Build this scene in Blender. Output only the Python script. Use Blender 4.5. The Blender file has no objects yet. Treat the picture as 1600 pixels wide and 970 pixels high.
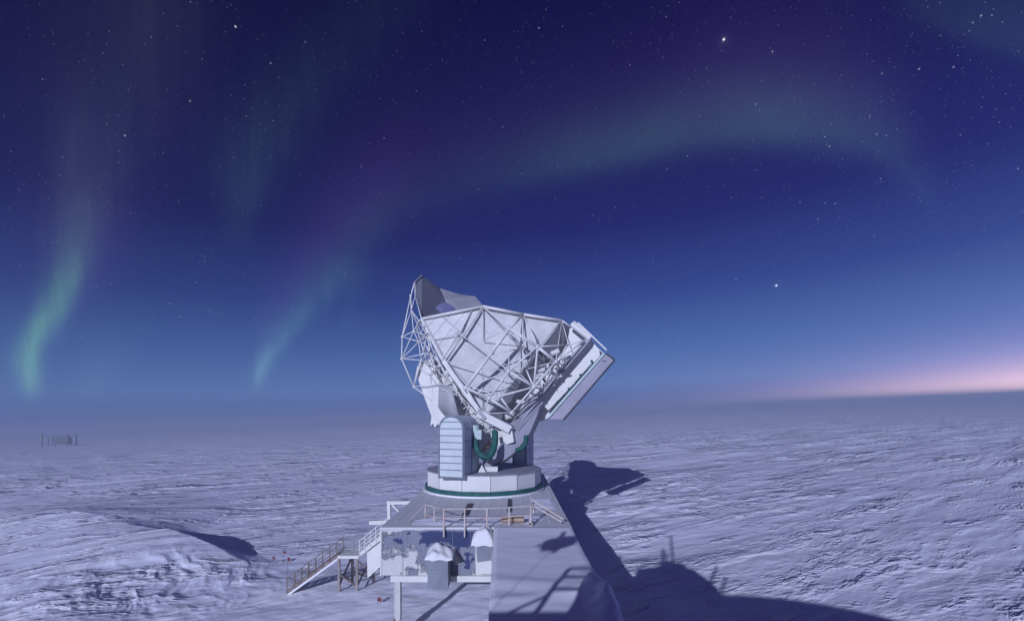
import bpy, bmesh, math, random
import numpy as np
from mathutils import Vector, Matrix

random.seed(7)
rng = np.random.default_rng(11)
scene = bpy.context.scene
COL = scene.collection
CAM_Z = 12.0
F = 700.0            # focal length in photo pixels
U0, V0 = 800.0, 648.0
SLOPE = 0.0385       # the snow plain rises gently to the right
R = math.radians

# ------------------------------------------------------------------ helpers
def P(u, v, Y):
    """point seen at photo pixel (u, v) standing Y metres in front of the viewpoint"""
    return Vector(((u - U0) / F * Y, Y, CAM_Z - (v - V0) / F * Y))

def Z1(X, Y_, Y):
    """same, for coordinates read in an enlarged crop of the telescope"""
    return P(600 + X * 0.2375, 420 + Y_ * 0.2376, Y)

def lin(r, g, b):
    def f(c):
        c /= 255.0
        return c / 12.92 if c <= 0.04045 else ((c + 0.055) / 1.055) ** 2.4
    return (f(r), f(g), f(b))

class MB:
    def __init__(s):
        s.v, s.f = [], []
    def add(s, verts, faces):
        n = len(s.v)
        s.v += [Vector(p) for p in verts]
        s.f += [tuple(i + n for i in f) for f in faces]
        return s
    def box(s, x0, y0, z0, x1, y1, z1):
        vs = [(x0,y0,z0),(x1,y0,z0),(x1,y1,z0),(x0,y1,z0),(x0,y0,z1),(x1,y0,z1),(x1,y1,z1),(x0,y1,z1)]
        return s.add(vs, [(0,3,2,1),(4,5,6,7),(0,1,5,4),(1,2,6,5),(2,3,7,6),(3,0,4,7)])
    def prism(s, pts, vec):
        pts = [Vector(p) for p in pts]; vec = Vector(vec); n = len(pts)
        vs = pts + [p + vec for p in pts]
        fs = [tuple(range(n)), tuple(range(2*n-1, n-1, -1))]
        fs += [(i, (i+1) % n, (i+1) % n + n, i + n) for i in range(n)]
        return s.add(vs, fs)
    def slab(s, pts, t):
        pts = [Vector(p) for p in pts]
        nrm = Vector((0,0,0))
        for i in range(len(pts)):
            a, b = pts[i], pts[(i+1) % len(pts)]
            nrm += a.cross(b)
        nrm.normalize()
        if nrm.y < 0: nrm = -nrm        # grow away from the viewer's side
        return s.prism(pts, nrm * t)
    def tube(s, a, b, r, n=8, r2=None):
        return s.path([a, b], r, n, r2)
    def path(s, pts, r, n=8, r2=None):
        pts = [Vector(p) for p in pts]
        m = len(pts); vs = []
        d0 = (pts[1] - pts[0]).normalized()
        up = Vector((0,0,1)) if abs(d0.z) < 0.9 else Vector((1,0,0))
        for i, p in enumerate(pts):
            d = (pts[min(i+1, m-1)] - pts[max(i-1, 0)]).normalized()
            x = d.cross(up).normalized(); y = x.cross(d).normalized()
            up = y
            rr = r if r2 is None else r + (r2 - r) * i / (m - 1)
            for k in range(n):
                a = 2*math.pi*(k + 0.5)/n
                vs.append(p + x*math.cos(a)*rr + y*math.sin(a)*rr)
        fs = []
        for i in range(m-1):
            for k in range(n):
                k2 = (k+1) % n
                fs.append((i*n+k, i*n+k2, (i+1)*n+k2, (i+1)*n+k))
        fs.append(tuple(range(n-1, -1, -1))); fs.append(tuple(range((m-1)*n, m*n)))
        return s.add(vs, fs)
    def beam(s, a, b, w, h, up=(0,0,1)):
        a, b = Vector(a), Vector(b); d = (b-a).normalized(); up = Vector(up)
        x = d.cross(up).normalized(); y = x.cross(d).normalized()
        vs = [p + x*sx*w/2 + y*sy*h/2 for p in (a, b) for sx, sy in ((-1,-1),(1,-1),(1,1),(-1,1))]
        return s.add(vs, [(0,3,2,1),(4,5,6,7),(0,1,5,4),(1,2,6,5),(2,3,7,6),(3,0,4,7)])
    def ngon_drum(s, cx, cy, r, z0, z1, n, rot=0, r1=None):
        r1 = r if r1 is None else r1
        vs = [(cx+math.cos(rot+2*math.pi*k/n)*q, cy+math.sin(rot+2*math.pi*k/n)*q, z) for q, z in ((r,z0),(r1,z1)) for k in range(n)]
        fs = [(k,(k+1)%n,(k+1)%n+n,k+n) for k in range(n)]
        fs += [tuple(range(n-1,-1,-1)), tuple(range(n,2*n))]
        return s.add(vs, fs)
    def ball(s, c, rx, ry, rz, seed=0, jit=0.0, nu=12, nv=8):
        c = Vector(c); q = random.Random(seed); vs = [c + Vector((0,0,-rz))]
        for j in range(1, nv):
            t = -math.pi/2 + math.pi*j/nv
            for i in range(nu):
                a = 2*math.pi*i/nu; k = 1 + q.uniform(-jit, jit)
                vs.append(c + Vector((math.cos(a)*math.cos(t)*rx*k, math.sin(a)*math.cos(t)*ry*k, math.sin(t)*rz*k)))
        vs.append(c + Vector((0,0,rz))); top = len(vs)-1
        fs = [(0, 1+(i+1) % nu, 1+i) for i in range(nu)]
        for j in range(nv-2):
            for i in range(nu):
                a = 1+j*nu+i; b = 1+j*nu+(i+1) % nu
                fs.append((a, b, b+nu, a+nu))
        fs += [(1+(nv-2)*nu+i, 1+(nv-2)*nu+(i+1) % nu, top) for i in range(nu)]
        return s.add(vs, fs)
    def build(s, name, mat, parent=None, bevel=0, smooth=False, sub=0):
        org = Vector((0,0,0))
        p = parent
        while p is not None:
            org = org + p.location; p = p.parent
        me = bpy.data.meshes.new(name)
        me.from_pydata([tuple(v - org) for v in s.v], [], s.f)
        bm = bmesh.new(); bm.from_mesh(me)
        bmesh.ops.recalc_face_normals(bm, faces=bm.faces[:])
        bm.to_mesh(me); bm.free()
        if smooth:
            for pl in me.polygons: pl.use_smooth = True
        o = bpy.data.objects.new(name, me); COL.objects.link(o)
        me.materials.append(mat)
        if parent is not None: o.parent = parent
        if bevel:
            m = o.modifiers.new('bevel', 'BEVEL'); m.width = bevel; m.segments = 2; m.limit_method = 'ANGLE'; m.angle_limit = R(35)
        if sub:
            m = o.modifiers.new('sub', 'SUBSURF'); m.levels = sub; m.render_levels = sub
        return o

def tag(o, label, cat, group=None):
    o['label'] = label; o['category'] = cat
    if group: o['group'] = group
    return o
def thing(name, label, cat, loc, group=None):
    o = bpy.data.objects.new(name, None); COL.objects.link(o)
    o.location = loc; o.empty_display_size = 0.3
    return tag(o, label, cat, group)

# ------------------------------------------------------------------ node helper
class N:
    def __init__(s, tree): s.t = tree
    def new(s, typ, **kw):
        n = s.t.nodes.new(typ)
        for k, v in kw.items(): setattr(n, k, v)
        return n
    def link(s, val, sock):
        if hasattr(val, 'is_output'): s.t.links.new(val, sock)
        elif val is not None: sock.default_value = val
    def m(s, op, a, b=None, c=None, clamp=False):
        n = s.new('ShaderNodeMath', operation=op); n.use_clamp = clamp
        for i, x in enumerate((a, b, c)): s.link(x, n.inputs[i]) if x is not None else None
        return n.outputs[0]
    def mixc(s, fac, a, b, blend='MIX'):
        n = s.new('ShaderNodeMix', data_type='RGBA', blend_type=blend)
        s.link(fac, n.inputs[0])
        for x, i in ((a, 6), (b, 7)):
            if isinstance(x, tuple): x = (x + (1.0,))[:4]
            s.link(x, n.inputs[i])
        return n.outputs[2]
    def scalec(s, col, k):
        n = s.new('ShaderNodeVectorMath', operation='SCALE')
        s.link(col[:3] if isinstance(col, tuple) else col, n.inputs[0]); s.link(k, n.inputs[3])
        return n.outputs[0]
    def addc(s, a, b):
        n = s.new('ShaderNodeVectorMath', operation='ADD'); s.link(a, n.inputs[0]); s.link(b, n.inputs[1]); return n.outputs[0]
    def ramp(s, fac, stops, interp='LINEAR'):
        n = s.new('ShaderNodeValToRGB'); cr = n.color_ramp; cr.interpolation = interp
        while len(cr.elements) < len(stops): cr.elements.new(0.5)
        for e, (p, c) in zip(cr.elements, stops):
            e.position = p; e.color = (c + (1.0,))[:4] if isinstance(c, tuple) else (c, c, c, 1)
        s.link(fac, n.inputs[0]); return n.outputs[0]
    def maprange(s, v, a, b, c=0.0, d=1.0, typ='LINEAR'):
        n = s.new('ShaderNodeMapRange', interpolation_type=typ)
        for i, x in enumerate((v, a, b, c, d)): s.link(x, n.inputs[i])
        return n.outputs[0]
    def noise(s, vec, scale, detail=4, rough=0.55, dist=0.0):
        n = s.new('ShaderNodeTexNoise'); s.link(vec, n.inputs['Vector'])
        n.inputs['Scale'].default_value = scale; n.inputs['Detail'].default_value = detail
        n.inputs['Roughness'].default_value = rough; n.inputs['Distortion'].default_value = dist
        return n.outputs[0]
    def curve(s, x, pts):
        """pts: (x, y) pairs; returns f(x) with ends held"""
        xs = [p[0] for p in pts]; ys = [p[1] for p in pts]
        x0, x1, y0, y1 = min(xs), max(xs), min(ys), max(ys)
        if y1 - y0 < 1e-6: y1 = y0 + 1
        n = s.new('ShaderNodeFloatCurve'); c = n.mapping.curves[0]
        q = sorted(((a-x0)/(x1-x0), (b-y0)/(y1-y0)) for a, b in pts)
        c.points[0].location = q[0]; c.points[1].location = q[-1]
        for a, b in q[1:-1]: c.points.new(a, b)
        n.mapping.update()
        s.link(s.maprange(x, x0, x1), n.inputs['Value'])
        return s.m('MULTIPLY_ADD', n.outputs[0], y1 - y0, y0)

def new_mat(name):
    m = bpy.data.materials.new(name); m.use_nodes = True
    nt = m.node_tree; nt.nodes.clear(); n = N(nt)
    out = n.new('ShaderNodeOutputMaterial'); b = n.new('ShaderNodeBsdfPrincipled')
    nt.links.new(b.outputs[0], out.inputs[0])
    return m, n, b

def coords(n, kind='Object', scale=(1,1,1), rot=(0,0,0)):
    tc = n.new('ShaderNodeTexCoord'); mp = n.new('ShaderNodeMapping')
    n.t.links.new(tc.outputs[kind], mp.inputs[0])
    if rot != (0,0,0):          # turn to the wind first, then stretch along it
        mp.inputs['Rotation'].default_value = rot
        m2 = n.new('ShaderNodeMapping'); n.t.links.new(mp.outputs[0], m2.inputs[0]); mp = m2
    mp.inputs['Scale'].default_value = scale
    return mp.outputs[0]

def paint(name, col, rough=0.5, metal=0.0, dirt=0.12, dirtcol=None, scale=1.2, bump=0.15, stretch=(1,1,1)):
    m, n, b = new_mat(name)
    co = coords(n, scale=stretch)
    a = n.noise(co, scale, 6, 0.6)
    g = n.noise(co, scale*9, 4, 0.6)
    k = n.m('MULTIPLY', n.maprange(a, 0.38, 0.68), 1.0)
    dc = dirtcol or tuple(c*0.55 for c in col)
    c1 = n.mixc(n.m('MULTIPLY', k, dirt*2, clamp=True), col, dc)
    c2 = n.mixc(n.m('MULTIPLY', n.maprange(g, 0.45, 0.75), dirt, clamp=True), c1, dc)
    n.link(c2, b.inputs['Base Color'])
    n.link(n.m('MULTIPLY_ADD', g, 0.25, rough - 0.12), b.inputs['Roughness'])
    b.inputs['Metallic'].default_value = metal
    b.inputs['Specular IOR Level'].default_value = 0.35
    if bump:
        bp = n.new('ShaderNodeBump'); bp.inputs['Strength'].default_value = bump; bp.inputs['Distance'].default_value = 0.03
        n.link(a, bp.inputs['Height']); n.t.links.new(bp.outputs[0], b.inputs['Normal'])
    return m

M = {}
M['white'] = paint('white_paint', (0.74, 0.73, 0.70), 0.55, dirt=0.10, scale=0.7)
M['skin'] = paint('white_panel', (0.70, 0.69, 0.675), 0.6, dirt=0.36, dirtcol=(0.46,0.45,0.46), scale=0.6, bump=0.25)
M['tube'] = paint('strut_paint', (0.73, 0.72, 0.70), 0.45, dirt=0.10, scale=1.5, bump=0)
M['beam'] = paint('grey_steel', (0.36, 0.36, 0.41), 0.5, dirt=0.18, scale=0.8)
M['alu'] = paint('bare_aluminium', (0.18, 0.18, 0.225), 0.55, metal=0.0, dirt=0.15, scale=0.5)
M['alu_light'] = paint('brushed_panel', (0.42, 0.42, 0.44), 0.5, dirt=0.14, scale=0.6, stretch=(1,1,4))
M['alu_mid'] = paint('mid_grey_aluminium', (0.26, 0.26, 0.30), 0.55, dirt=0.15, scale=0.6)  # paler grey than the other shield panels
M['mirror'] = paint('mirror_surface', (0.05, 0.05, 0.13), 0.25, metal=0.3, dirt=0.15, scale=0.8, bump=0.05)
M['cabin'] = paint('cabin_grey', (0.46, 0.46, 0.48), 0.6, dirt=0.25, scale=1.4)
M['tray'] = paint('tray_grey', (0.36, 0.35, 0.42), 0.55, dirt=0.15, scale=0.9)  # grey darkened in place of tilting the tray face out of the moonlight
M['dark'] = paint('dark_rubber', (0.05, 0.05, 0.065), 0.6, dirt=0.2, scale=2)
M['green'] = paint('green_fabric', (0.008, 0.072, 0.064), 0.6, dirt=0.25, dirtcol=(0.05,0.2,0.19), scale=3, bump=0.5)
M['seafoam'] = paint('pale_green_trim', (0.52, 0.64, 0.62), 0.5, dirt=0.15, scale=1.5)
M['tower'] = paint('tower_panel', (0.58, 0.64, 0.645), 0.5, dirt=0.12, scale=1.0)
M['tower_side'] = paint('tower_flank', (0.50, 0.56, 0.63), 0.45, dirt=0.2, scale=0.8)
M['trim'] = paint('tower_frame', (0.20, 0.24, 0.30), 0.45, dirt=0.2, scale=1.5)
M['roof'] = paint('roof_sheet', (0.63, 0.63, 0.66), 0.65, dirt=0.16, dirtcol=(0.52,0.53,0.58), scale=0.35, bump=0.2, stretch=(2,0.5,1))
M['rail'] = paint('rail_paint', (0.66, 0.60, 0.58), 0.5, dirt=0.3, dirtcol=(0.45,0.30,0.22), scale=1.5, bump=0)
M['galv'] = paint('galvanised', (0.30, 0.33, 0.38), 0.4, metal=0.35, dirt=0.2, scale=2.5, bump=0.1, stretch=(1,1,0.4))
M['post'] = paint('post_steel', (0.62, 0.61, 0.60), 0.55, dirt=0.2, scale=1.2)
M['rust'] = paint('weathered_timber', (0.16, 0.115, 0.095), 0.7, dirt=0.4, dirtcol=(0.30,0.27,0.26), scale=2.0)
M['stairrail'] = paint('stair_steel', (0.34, 0.33, 0.36), 0.5, dirt=0.3, scale=1.5, bump=0)
M['leg'] = paint('weathered_post', (0.36, 0.32, 0.30), 0.7, dirt=0.35, dirtcol=(0.18,0.14,0.12), scale=1.5)
M['tan'] = paint('tan_roll', (0.50, 0.36, 0.25), 0.7, dirt=0.3, scale=3)
M['red'] = paint('red_flag_cloth', (0.24, 0.05, 0.065), 0.8, dirt=0.3, scale=6)
M['flagpole'] = paint('bamboo_pole', (0.20, 0.17, 0.17), 0.7, dirt=0.3, scale=4, bump=0)
M['hut'] = paint('hut_cladding', (0.19, 0.19, 0.21), 0.7, dirt=0.05, scale=0.2)  # hut greys set near the haze brightness, so fading is partly in the colour
M['hut_body'] = paint('hut_body_cladding', (0.11, 0.11, 0.125), 0.7, dirt=0.1, scale=0.3)
M['hut_tower'] = paint('hut_tower_metal', (0.26, 0.26, 0.27), 0.6, dirt=0.2, scale=0.3)
M['dark_wall'] = paint('dark_cladding', (0.22, 0.24, 0.30), 0.6, dirt=0.2, scale=0.6)  # plain dark blue-grey wall colour

def snow_mat(name, base, bump_layers, rot=0.0, rough=0.6, flecks=False):
    m, n, b = new_mat(name)
    h = None
    for (sc, st, amp, det) in bump_layers:
        q = n.noise(coords(n, scale=st, rot=(0,0,-rot)), sc, det, 0.6, 0.4)
        q = n.m('MULTIPLY', q, amp)
        h = q if h is None else n.m('ADD', h, q)
    crust = None
    if flecks:     # wind-cut steps of hard crust: a short steep face to windward, a long gentle back
        wc = coords(n, rot=(0,0,-rot)); sp = n.new('ShaderNodeSeparateXYZ'); n.t.links.new(wc, sp.inputs[0])
        ob = coords(n); so = n.new('ShaderNodeSeparateXYZ'); n.t.links.new(ob, so.inputs[0])
        dx = n.m('DIVIDE', n.m('ADD', so.outputs[0], 7.0), 13.0); dy = n.m('DIVIDE', n.m('SUBTRACT', so.outputs[1], 32.0), 11.0)
        calm = n.maprange(n.m('ADD', n.m('MULTIPLY', dx, dx), n.m('MULTIPLY', dy, dy)), 0.5, 1.6, 0.12, 1.0, 'SMOOTHSTEP')
        calm2 = n.maprange(n.m('ADD', n.m('MULTIPLY', dx, dx), n.m('MULTIPLY', dy, dy)), 4.0, 22.0, 0.3, 1.0, 'SMOOTHSTEP')
        for L, amp, wob_s, wob_k, ps, lo_, hi_ in ((8.0, 0.95, 0.055, 2.4, 0.055, 0.47, 0.62), (2.6, 0.36, 0.16, 2.6, 0.13, 0.48, 0.64), (0.9, 0.055, 0.45, 2.4, 0.3, 0.46, 0.66)):
            wob = n.noise(coords(n, scale=(0.42,1,1), rot=(0,0,-rot)), wob_s*2.2, 4, 0.55)
            p = n.m('FRACT', n.m('ADD', n.m('DIVIDE', sp.outputs[1], L), n.m('MULTIPLY', wob, wob_k)))
            saw = n.m('MINIMUM', n.m('DIVIDE', p, 0.13), n.m('DIVIDE', n.m('SUBTRACT', 1.0, p), 0.87))
            pt = n.maprange(n.noise(coords(n, scale=(0.42,1,1), rot=(0,0,-rot)), ps*2.4, 5, 0.66, 0.3), lo_, hi_, 0.06, 1.0, 'SMOOTHSTEP')
            h = n.m('ADD', h, n.m('MULTIPLY', n.m('MULTIPLY', saw, pt), n.m('MULTIPLY', n.m('MULTIPLY', calm, amp), calm2 if L > 5 else 1.0)))
            crust = pt if crust is None else n.m('MAXIMUM', crust, pt)
    bp = n.new('ShaderNodeBump'); bp.inputs['Strength'].default_value = 1.0; bp.inputs['Distance'].default_value = 1.0
    n.link(h, bp.inputs['Height']); n.t.links.new(bp.outputs[0], b.inputs['Normal'])
    v = n.noise(coords(n, scale=(0.3,1,1), rot=(0,0,-rot)), 0.25, 5, 0.6)
    c = n.mixc(n.maprange(v, 0.35, 0.7), base, tuple(x*0.9 for x in base))
    if crust is not None: c = n.mixc(n.m('MULTIPLY', crust, 0.8), c, (0.91, 0.92, 0.98))
    n.link(c, b.inputs['Base Color'])
    b.inputs['Roughness'].default_value = rough
    b.inputs['Specular IOR Level'].default_value = 0.25
    return m

WIND = R(28)
M['snow'] = snow_mat('wind_packed_snow', (0.82, 0.83, 0.97), [
    (1.1, (0.20, 1.0, 1.0), 0.06, 3),
    (0.10, (0.3, 1.0, 1.0), 0.9, 3),
    (5.0, (0.3, 1.0, 1.0), 0.009, 3)], WIND, flecks=True)
M['roofsnow'] = snow_mat('roof_snow', (0.84, 0.85, 0.95), [(0.5, (0.5, 1, 1), 0.02, 3), (5, (1,1,1), 0.004, 3)], 0.2)
M['capsnow'] = snow_mat('cap_snow', (0.78, 0.78, 0.80), [(4, (1,1,1), 0.03, 4)])

# frosted cladding: rime clinging to bare blue-grey sheet
def frost_mat():
    m, n, b = new_mat('frosted_cladding')
    co = coords(n)
    sep = n.new('ShaderNodeSeparateXYZ'); n.t.links.new(co, sep.inputs[0])
    big = n.noise(co, 0.8, 8, 0.62, 0.35); fine = n.noise(coords(n, scale=(1,1,0.6)), 3.2, 6, 0.7)
    X, Zc = sep.outputs[0], sep.outputs[2]          # wall runs x -7..-1, z 3.4..5.9
    top = n.m('MULTIPLY', n.maprange(Zc, 4.75, 5.35, 0, 1, 'SMOOTHSTEP'), n.maprange(Zc, 5.70, 5.84, 1, 0, 'SMOOTHSTEP'))
    mid = n.m('MULTIPLY', n.maprange(X, -4.9, -3.6, 0, 1, 'SMOOTHSTEP'), n.maprange(Zc, 5.75, 5.86, 1, 0))
    low = n.m('MULTIPLY', n.maprange(X, -3.2, -2.4, 0, 1, 'SMOOTHSTEP'), n.maprange(Zc, 3.42, 3.6, 0, 1))
    bare = n.m('ADD', n.m('MULTIPLY', top, 0.125), n.m('ADD', n.m('MULTIPLY', mid, 0.05), n.m('MULTIPLY', low, 0.075)))
    f = n.m('ADD', n.m('ADD', n.m('MULTIPLY', big, 0.78), n.m('MULTIPLY', fine, 0.22)), bare)
    k1 = n.maprange(f, 0.582, 0.592)
    k0 = n.maprange(f, 0.555, 0.565)
    k2 = n.maprange(f, 0.69, 0.705)
    grain = n.noise(co, 14, 4, 0.7)
    blue = n.mixc(n.maprange(grain, 0.5, 0.62), (0.19, 0.205, 0.265), (0.31, 0.325, 0.38))
    c = n.mixc(k0, (0.60, 0.59, 0.58), (0.46, 0.46, 0.48))
    c = n.mixc(k1, c, blue)
    c = n.mixc(k2, c, (0.03, 0.045, 0.13))
    n.link(c, b.inputs['Base Color']); b.inputs['Roughness'].default_value = 0.7
    bp = n.new('ShaderNodeBump'); bp.inputs['Strength'].default_value = 1.0; bp.inputs['Distance'].default_value = 0.06; bp.invert = True
    n.link(n.m('ADD', n.m('ADD', k1, k0), n.m('MULTIPLY', fine, 0.8)), bp.inputs['Height']); n.t.links.new(bp.outputs[0], b.inputs['Normal'])
    return m
M['frost'] = frost_mat()

# ------------------------------------------------------------------ snow plain
def vnoise(x, y, seed):
    xi = np.floor(x).astype(np.int64); yi = np.floor(y).astype(np.int64)
    fx = x - xi; fy = y - yi
    fx = fx*fx*fx*(fx*(fx*6-15)+10); fy = fy*fy*fy*(fy*(fy*6-15)+10)
    def h(a, b):
        q = (a*374761393 + b*668265263 + seed*974711) & 0xFFFFFFFF
        q = ((q ^ (q >> 13)) * 1274126177) & 0xFFFFFFFF
        q = q ^ (q >> 16)
        return (q & 0xFFFF) / 65535.0
    a = h(xi, yi); b = h(xi+1, yi); c = h(xi, yi+1); d = h(xi+1, yi+1)
    return (a*(1-fx)+b*fx)*(1-fy) + (c*(1-fx)+d*fx)*fy
def fbm(x, y, seed, octv=4, gain=0.5):
    s = 0; a = 1; t = 0
    for i in range(octv):
        s = s + a*vnoise(x*2**i + 17.3*i, y*2**i + 5.1*i, seed+i); t += a; a *= gain
    return s / t
def sstep(a, b, x):
    t = np.clip((x-a)/(b-a), 0, 1); return t*t*(3-2*t)
def segdist(x, y, ax, ay, bx, by):
    dx, dy = bx-ax, by-ay; L = math.hypot(dx, dy)
    t = ((x-ax)*dx + (y-ay)*dy)/L; s = ((x-ax)*-dy + (y-ay)*dx)/L
    return t, s, L

def ground_h(x, y, spacing):
    cw, sw = math.cos(WIND), math.sin(WIND)
    a = x*cw + y*sw; c = -x*sw + y*cw
    def fade(lam): return np.clip(1.6 - spacing*2.2/lam, 0, 1)
    h = SLOPE * x
    r = np.hypot(x, y)
    # long swells
    h = h + (fbm(a/70, c/28, 3, 3)-0.5)*1.5*sstep(20, 80, r)
    # sastrugi: sharp crested, elongated down wind, crests leaning
    wob = (fbm(a/22, c/12, 9, 2)-0.5)*5
    n1 = fbm(a/13, (c+wob)/2.9, 21, 4, 0.52)
    r1 = np.power(np.clip(1-np.abs(2*n1-1), 0, 1), 2.2)
    patch = sstep(0.35, 0.7, fbm(a/40, c/26, 31, 3))
    side = 0.45 + 0.55*sstep(-14, 6, x)
    h = h + r1*0.34*(0.25+0.95*patch)*side*fade(2.9)
    n2 = fbm(a/4.6, (c+0.6*wob)/0.95, 41, 4, 0.55)
    r2 = np.power(np.clip(1-np.abs(2*n2-1), 0, 1), 1.8)
    h = h + r2*0.06*(0.15+0.95*patch)*side*fade(0.95)
    n4 = fbm(a/45, c/9, 61, 3, 0.5)
    h = h + np.power(np.clip(1-np.abs(2*n4-1), 0, 1), 2)*1.1*fade(9)*sstep(60, 140, r)
    # calm, drifted snow round the buildings
    calm = np.exp(-(((x+6)/16)**2 + ((y-34)/17)**2)*1.2)
    base = SLOPE*x + (fbm(x/5, y/3, 51, 4)-0.5)*0.5
    h = h*(1-calm) + base*calm
    # the big drift left of the stairs, its crest dropping off sharply to leeward
    t, s, L = segdist(x, y, -66.0, 62.0, -19.5, 35.5)
    u = t / L
    s = s + (fbm(t/11, s*0+0.5, 71, 3)-0.5)*1.8
    along = sstep(-0.35, 0.35, u)*(1-sstep(0.72, 1.04, u))
    lee = 2.8 + 16*(1-sstep(0.42, 0.66, u))
    prof = np.where(s < 0, np.exp(-(s/11.0)**2), np.clip(1 - s/lee, 0, 1)**1.3)
    h = h + 2.3*along*prof
    # torn sastrugi field on its near flank
    fl = np.exp(-(((x+25)/7.5)**2 + ((y-33.0)/4.5)**2))
    a5 = x*0.72 - y*0.70; c5 = x*0.70 + y*0.72
    n5 = fbm(a5/4.2+3, c5/1.7 + (fbm(a5/3, c5/3, 85, 2)-0.5)*1.2, 81, 4, 0.5)
    h = h + fl*0.40*(np.power(np.clip(1-np.abs(2*n5-1), 0, 1), 1.6) - 0.35)*fade(1.0)
    # ridge and scour hollow at the lower left
    t, s, L = segdist(x, y, -33.0, 32.0, -21.5, 23.5)
    u = t / L
    along = sstep(-0.5, 0.2, u)*(1-sstep(0.9, 1.5, u))
    s = s + (fbm(t/4, s*0+0.5, 75, 2)-0.5)*1.2
    prof = np.where(s < 0, np.exp(-(s/3.5)**2), np.clip(1 - s/3.2, 0, 1)**1.2)
    h = h + 0.55*along*prof
    fl = np.exp(-(((x+32)/8)**2 + ((y-29)/5)**2))
    n6 = fbm(a/3.5+9, c/2.0, 91, 4, 0.55)
    h = h + fl*0.2*(np.power(np.clip(1-np.abs(2*n6-1), 0, 1), 1.5) - 0.5)
    return h

def make_ground():
    RMAX = 3500.0
    rows = [0.0, 4.0]
    r = 8.0
    while r < RMAX:
        rows.append(r)
        r += max(0.09, 0.62*r*r/5376.0) if r < 400 else r*0.10
    rows.append(RMAX)
    rr = np.array(rows[1:])
    fine = np.linspace(R(-56), R(56), 1500)
    coarse = np.linspace(R(56), R(304), 90)[1:-1]
    th = np.concatenate([fine, coarse])
    nr, nt = len(rr), len(th)
    RR, TH = np.meshgrid(rr, th, indexing='ij')
    X = RR*np.sin(TH); Y = RR*np.cos(TH)
    dr = np.gradient(rr)
    SP = np.repeat(np.minimum(dr, rr*0.0013*8)[:, None], nt, 1)
    Z = ground_h(X, Y, SP)
    verts = np.stack([X, Y, Z], -1).reshape(-1, 3)
    verts = np.vstack([verts, [[0, 0, 0]]])
    i = np.arange(nr-1)[:, None]; j = np.arange(nt)[None, :]; j2 = (j+1) % nt
    quads = np.stack(np.broadcast_arrays(i*nt+j, (i+1)*nt+j, (i+1)*nt+j2, i*nt+j2), -1).reshape(-1, 4)
    me = bpy.data.meshes.new('snow_ground')
    nq = len(quads); ntri = nt; c = len(verts)-1
    tris = np.stack([np.full(nt, c), np.arange(nt), (np.arange(nt)+1) % nt], -1)
    me.vertices.add(len(verts)); me.vertices.foreach_set('co', verts.ravel())
    loops = np.concatenate([quads.ravel(), tris.ravel()])
    me.loops.add(len(loops)); me.loops.foreach_set('vertex_index', loops.astype(np.int32))
    me.polygons.add(nq+ntri)
    me.polygons.foreach_set('loop_start', np.concatenate([np.arange(nq)*4, nq*4+np.arange(ntri)*3]).astype(np.int32))
    me.polygons.foreach_set('loop_total', np.concatenate([np.full(nq, 4), np.full(ntri, 3)]).astype(np.int32))
    me.polygons.foreach_set('use_smooth', np.ones(nq+ntri, bool))
    me.update(calc_edges=True); me.validate()
    if me.polygons[0].normal.z < 0: me.flip_normals()
    o = bpy.data.objects.new('snow_ground', me); COL.objects.link(o); me.materials.append(M['snow'])
    o['kind'] = 'structure'
    return o
make_ground()
def gz(x, y):
    return float(ground_h(np.array([x], float), np.array([y], float), np.array([0.2]))[0])

# ------------------------------------------------------------------ control building under the telescope
ROOF = 6.0
fl = P(595, 823, 24); fr = P(882, 823, 24)
XL, XR = -7.03, 3.17
B = thing('control_building', 'frost covered raised building with a seamed metal roof beneath the telescope', 'building', (-2, 34, 0))
MB().box(XL, 24.0, 3.42, -0.99, 24.14, 5.86).build('wall', M['frost'], B)
w = MB(); w.box(XL, 24.143, 3.42, XL+0.14, 46, 5.86); w.box(XR-0.14, 24.143, 3.42, XR, 46, 5.86); w.box(XL+0.143, 45.86, 3.42, XR-0.143, 46, 5.86)
w.box(-0.985, 24.143, 3.42, XR-0.143, 24.28, 5.86)
w.build('wall', M['white'], B)
MB().box(XL-0.04, 23.93, 5.863, XR+0.04, 46.1, 6.0).build('roof', M['roof'], B, bevel=0.02)
sm = MB()
for k in range(14):
    xa = XL + 0.5 + k*0.72
    sm.box(xa-0.028, 25.2, 6.0, xa+0.028, 46.05, 6.02)
sm.build('roof_seam', M['capsnow'], B)
hk = MB(); hk.box(-3.0, 25.4, 6.003, -2.62, 30.2, 6.055); hk.build('roof_walkway', M['dark'], B)
hk = MB(); hk.box(-0.30, 27.6, 6.003, -0.02, 31.8, 6.05); hk.build('roof_walkway', M['dark'], B)
# drifted snow lying on the front of the roof
def snow_patch(name, x0, x1, y0, y1, z, amp, parent, seed, nx=70, ny=50, mat='roofsnow', edge=0.12, thin=0.0):
    xs = np.linspace(x0, x1, nx); ys = np.linspace(y0, y1, ny)
    X, Y = np.meshgrid(xs, ys, indexing='ij')
    e = np.minimum(np.minimum(X-x0, x1-X)/max(1e-6, edge*(x1-x0)), np.minimum(Y-y0, y1-Y)/max(1e-6, edge*(y1-y0)))
    e = sstep(0, 1, e)
    Z = z + (fbm(X/1.6, Y/1.1, seed, 4) - thin)*amp*e
    m = MB()
    vs = np.stack([X, Y, Z], -1).reshape(-1, 3)
    fs = [(i*ny+j, (i+1)*ny+j, (i+1)*ny+j+1, i*ny+j+1) for i in range(nx-1) for j in range(ny-1)]
    m.add([tuple(v) for v in vs], fs)
    return m.build(name, M[mat], parent, smooth=True)
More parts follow.
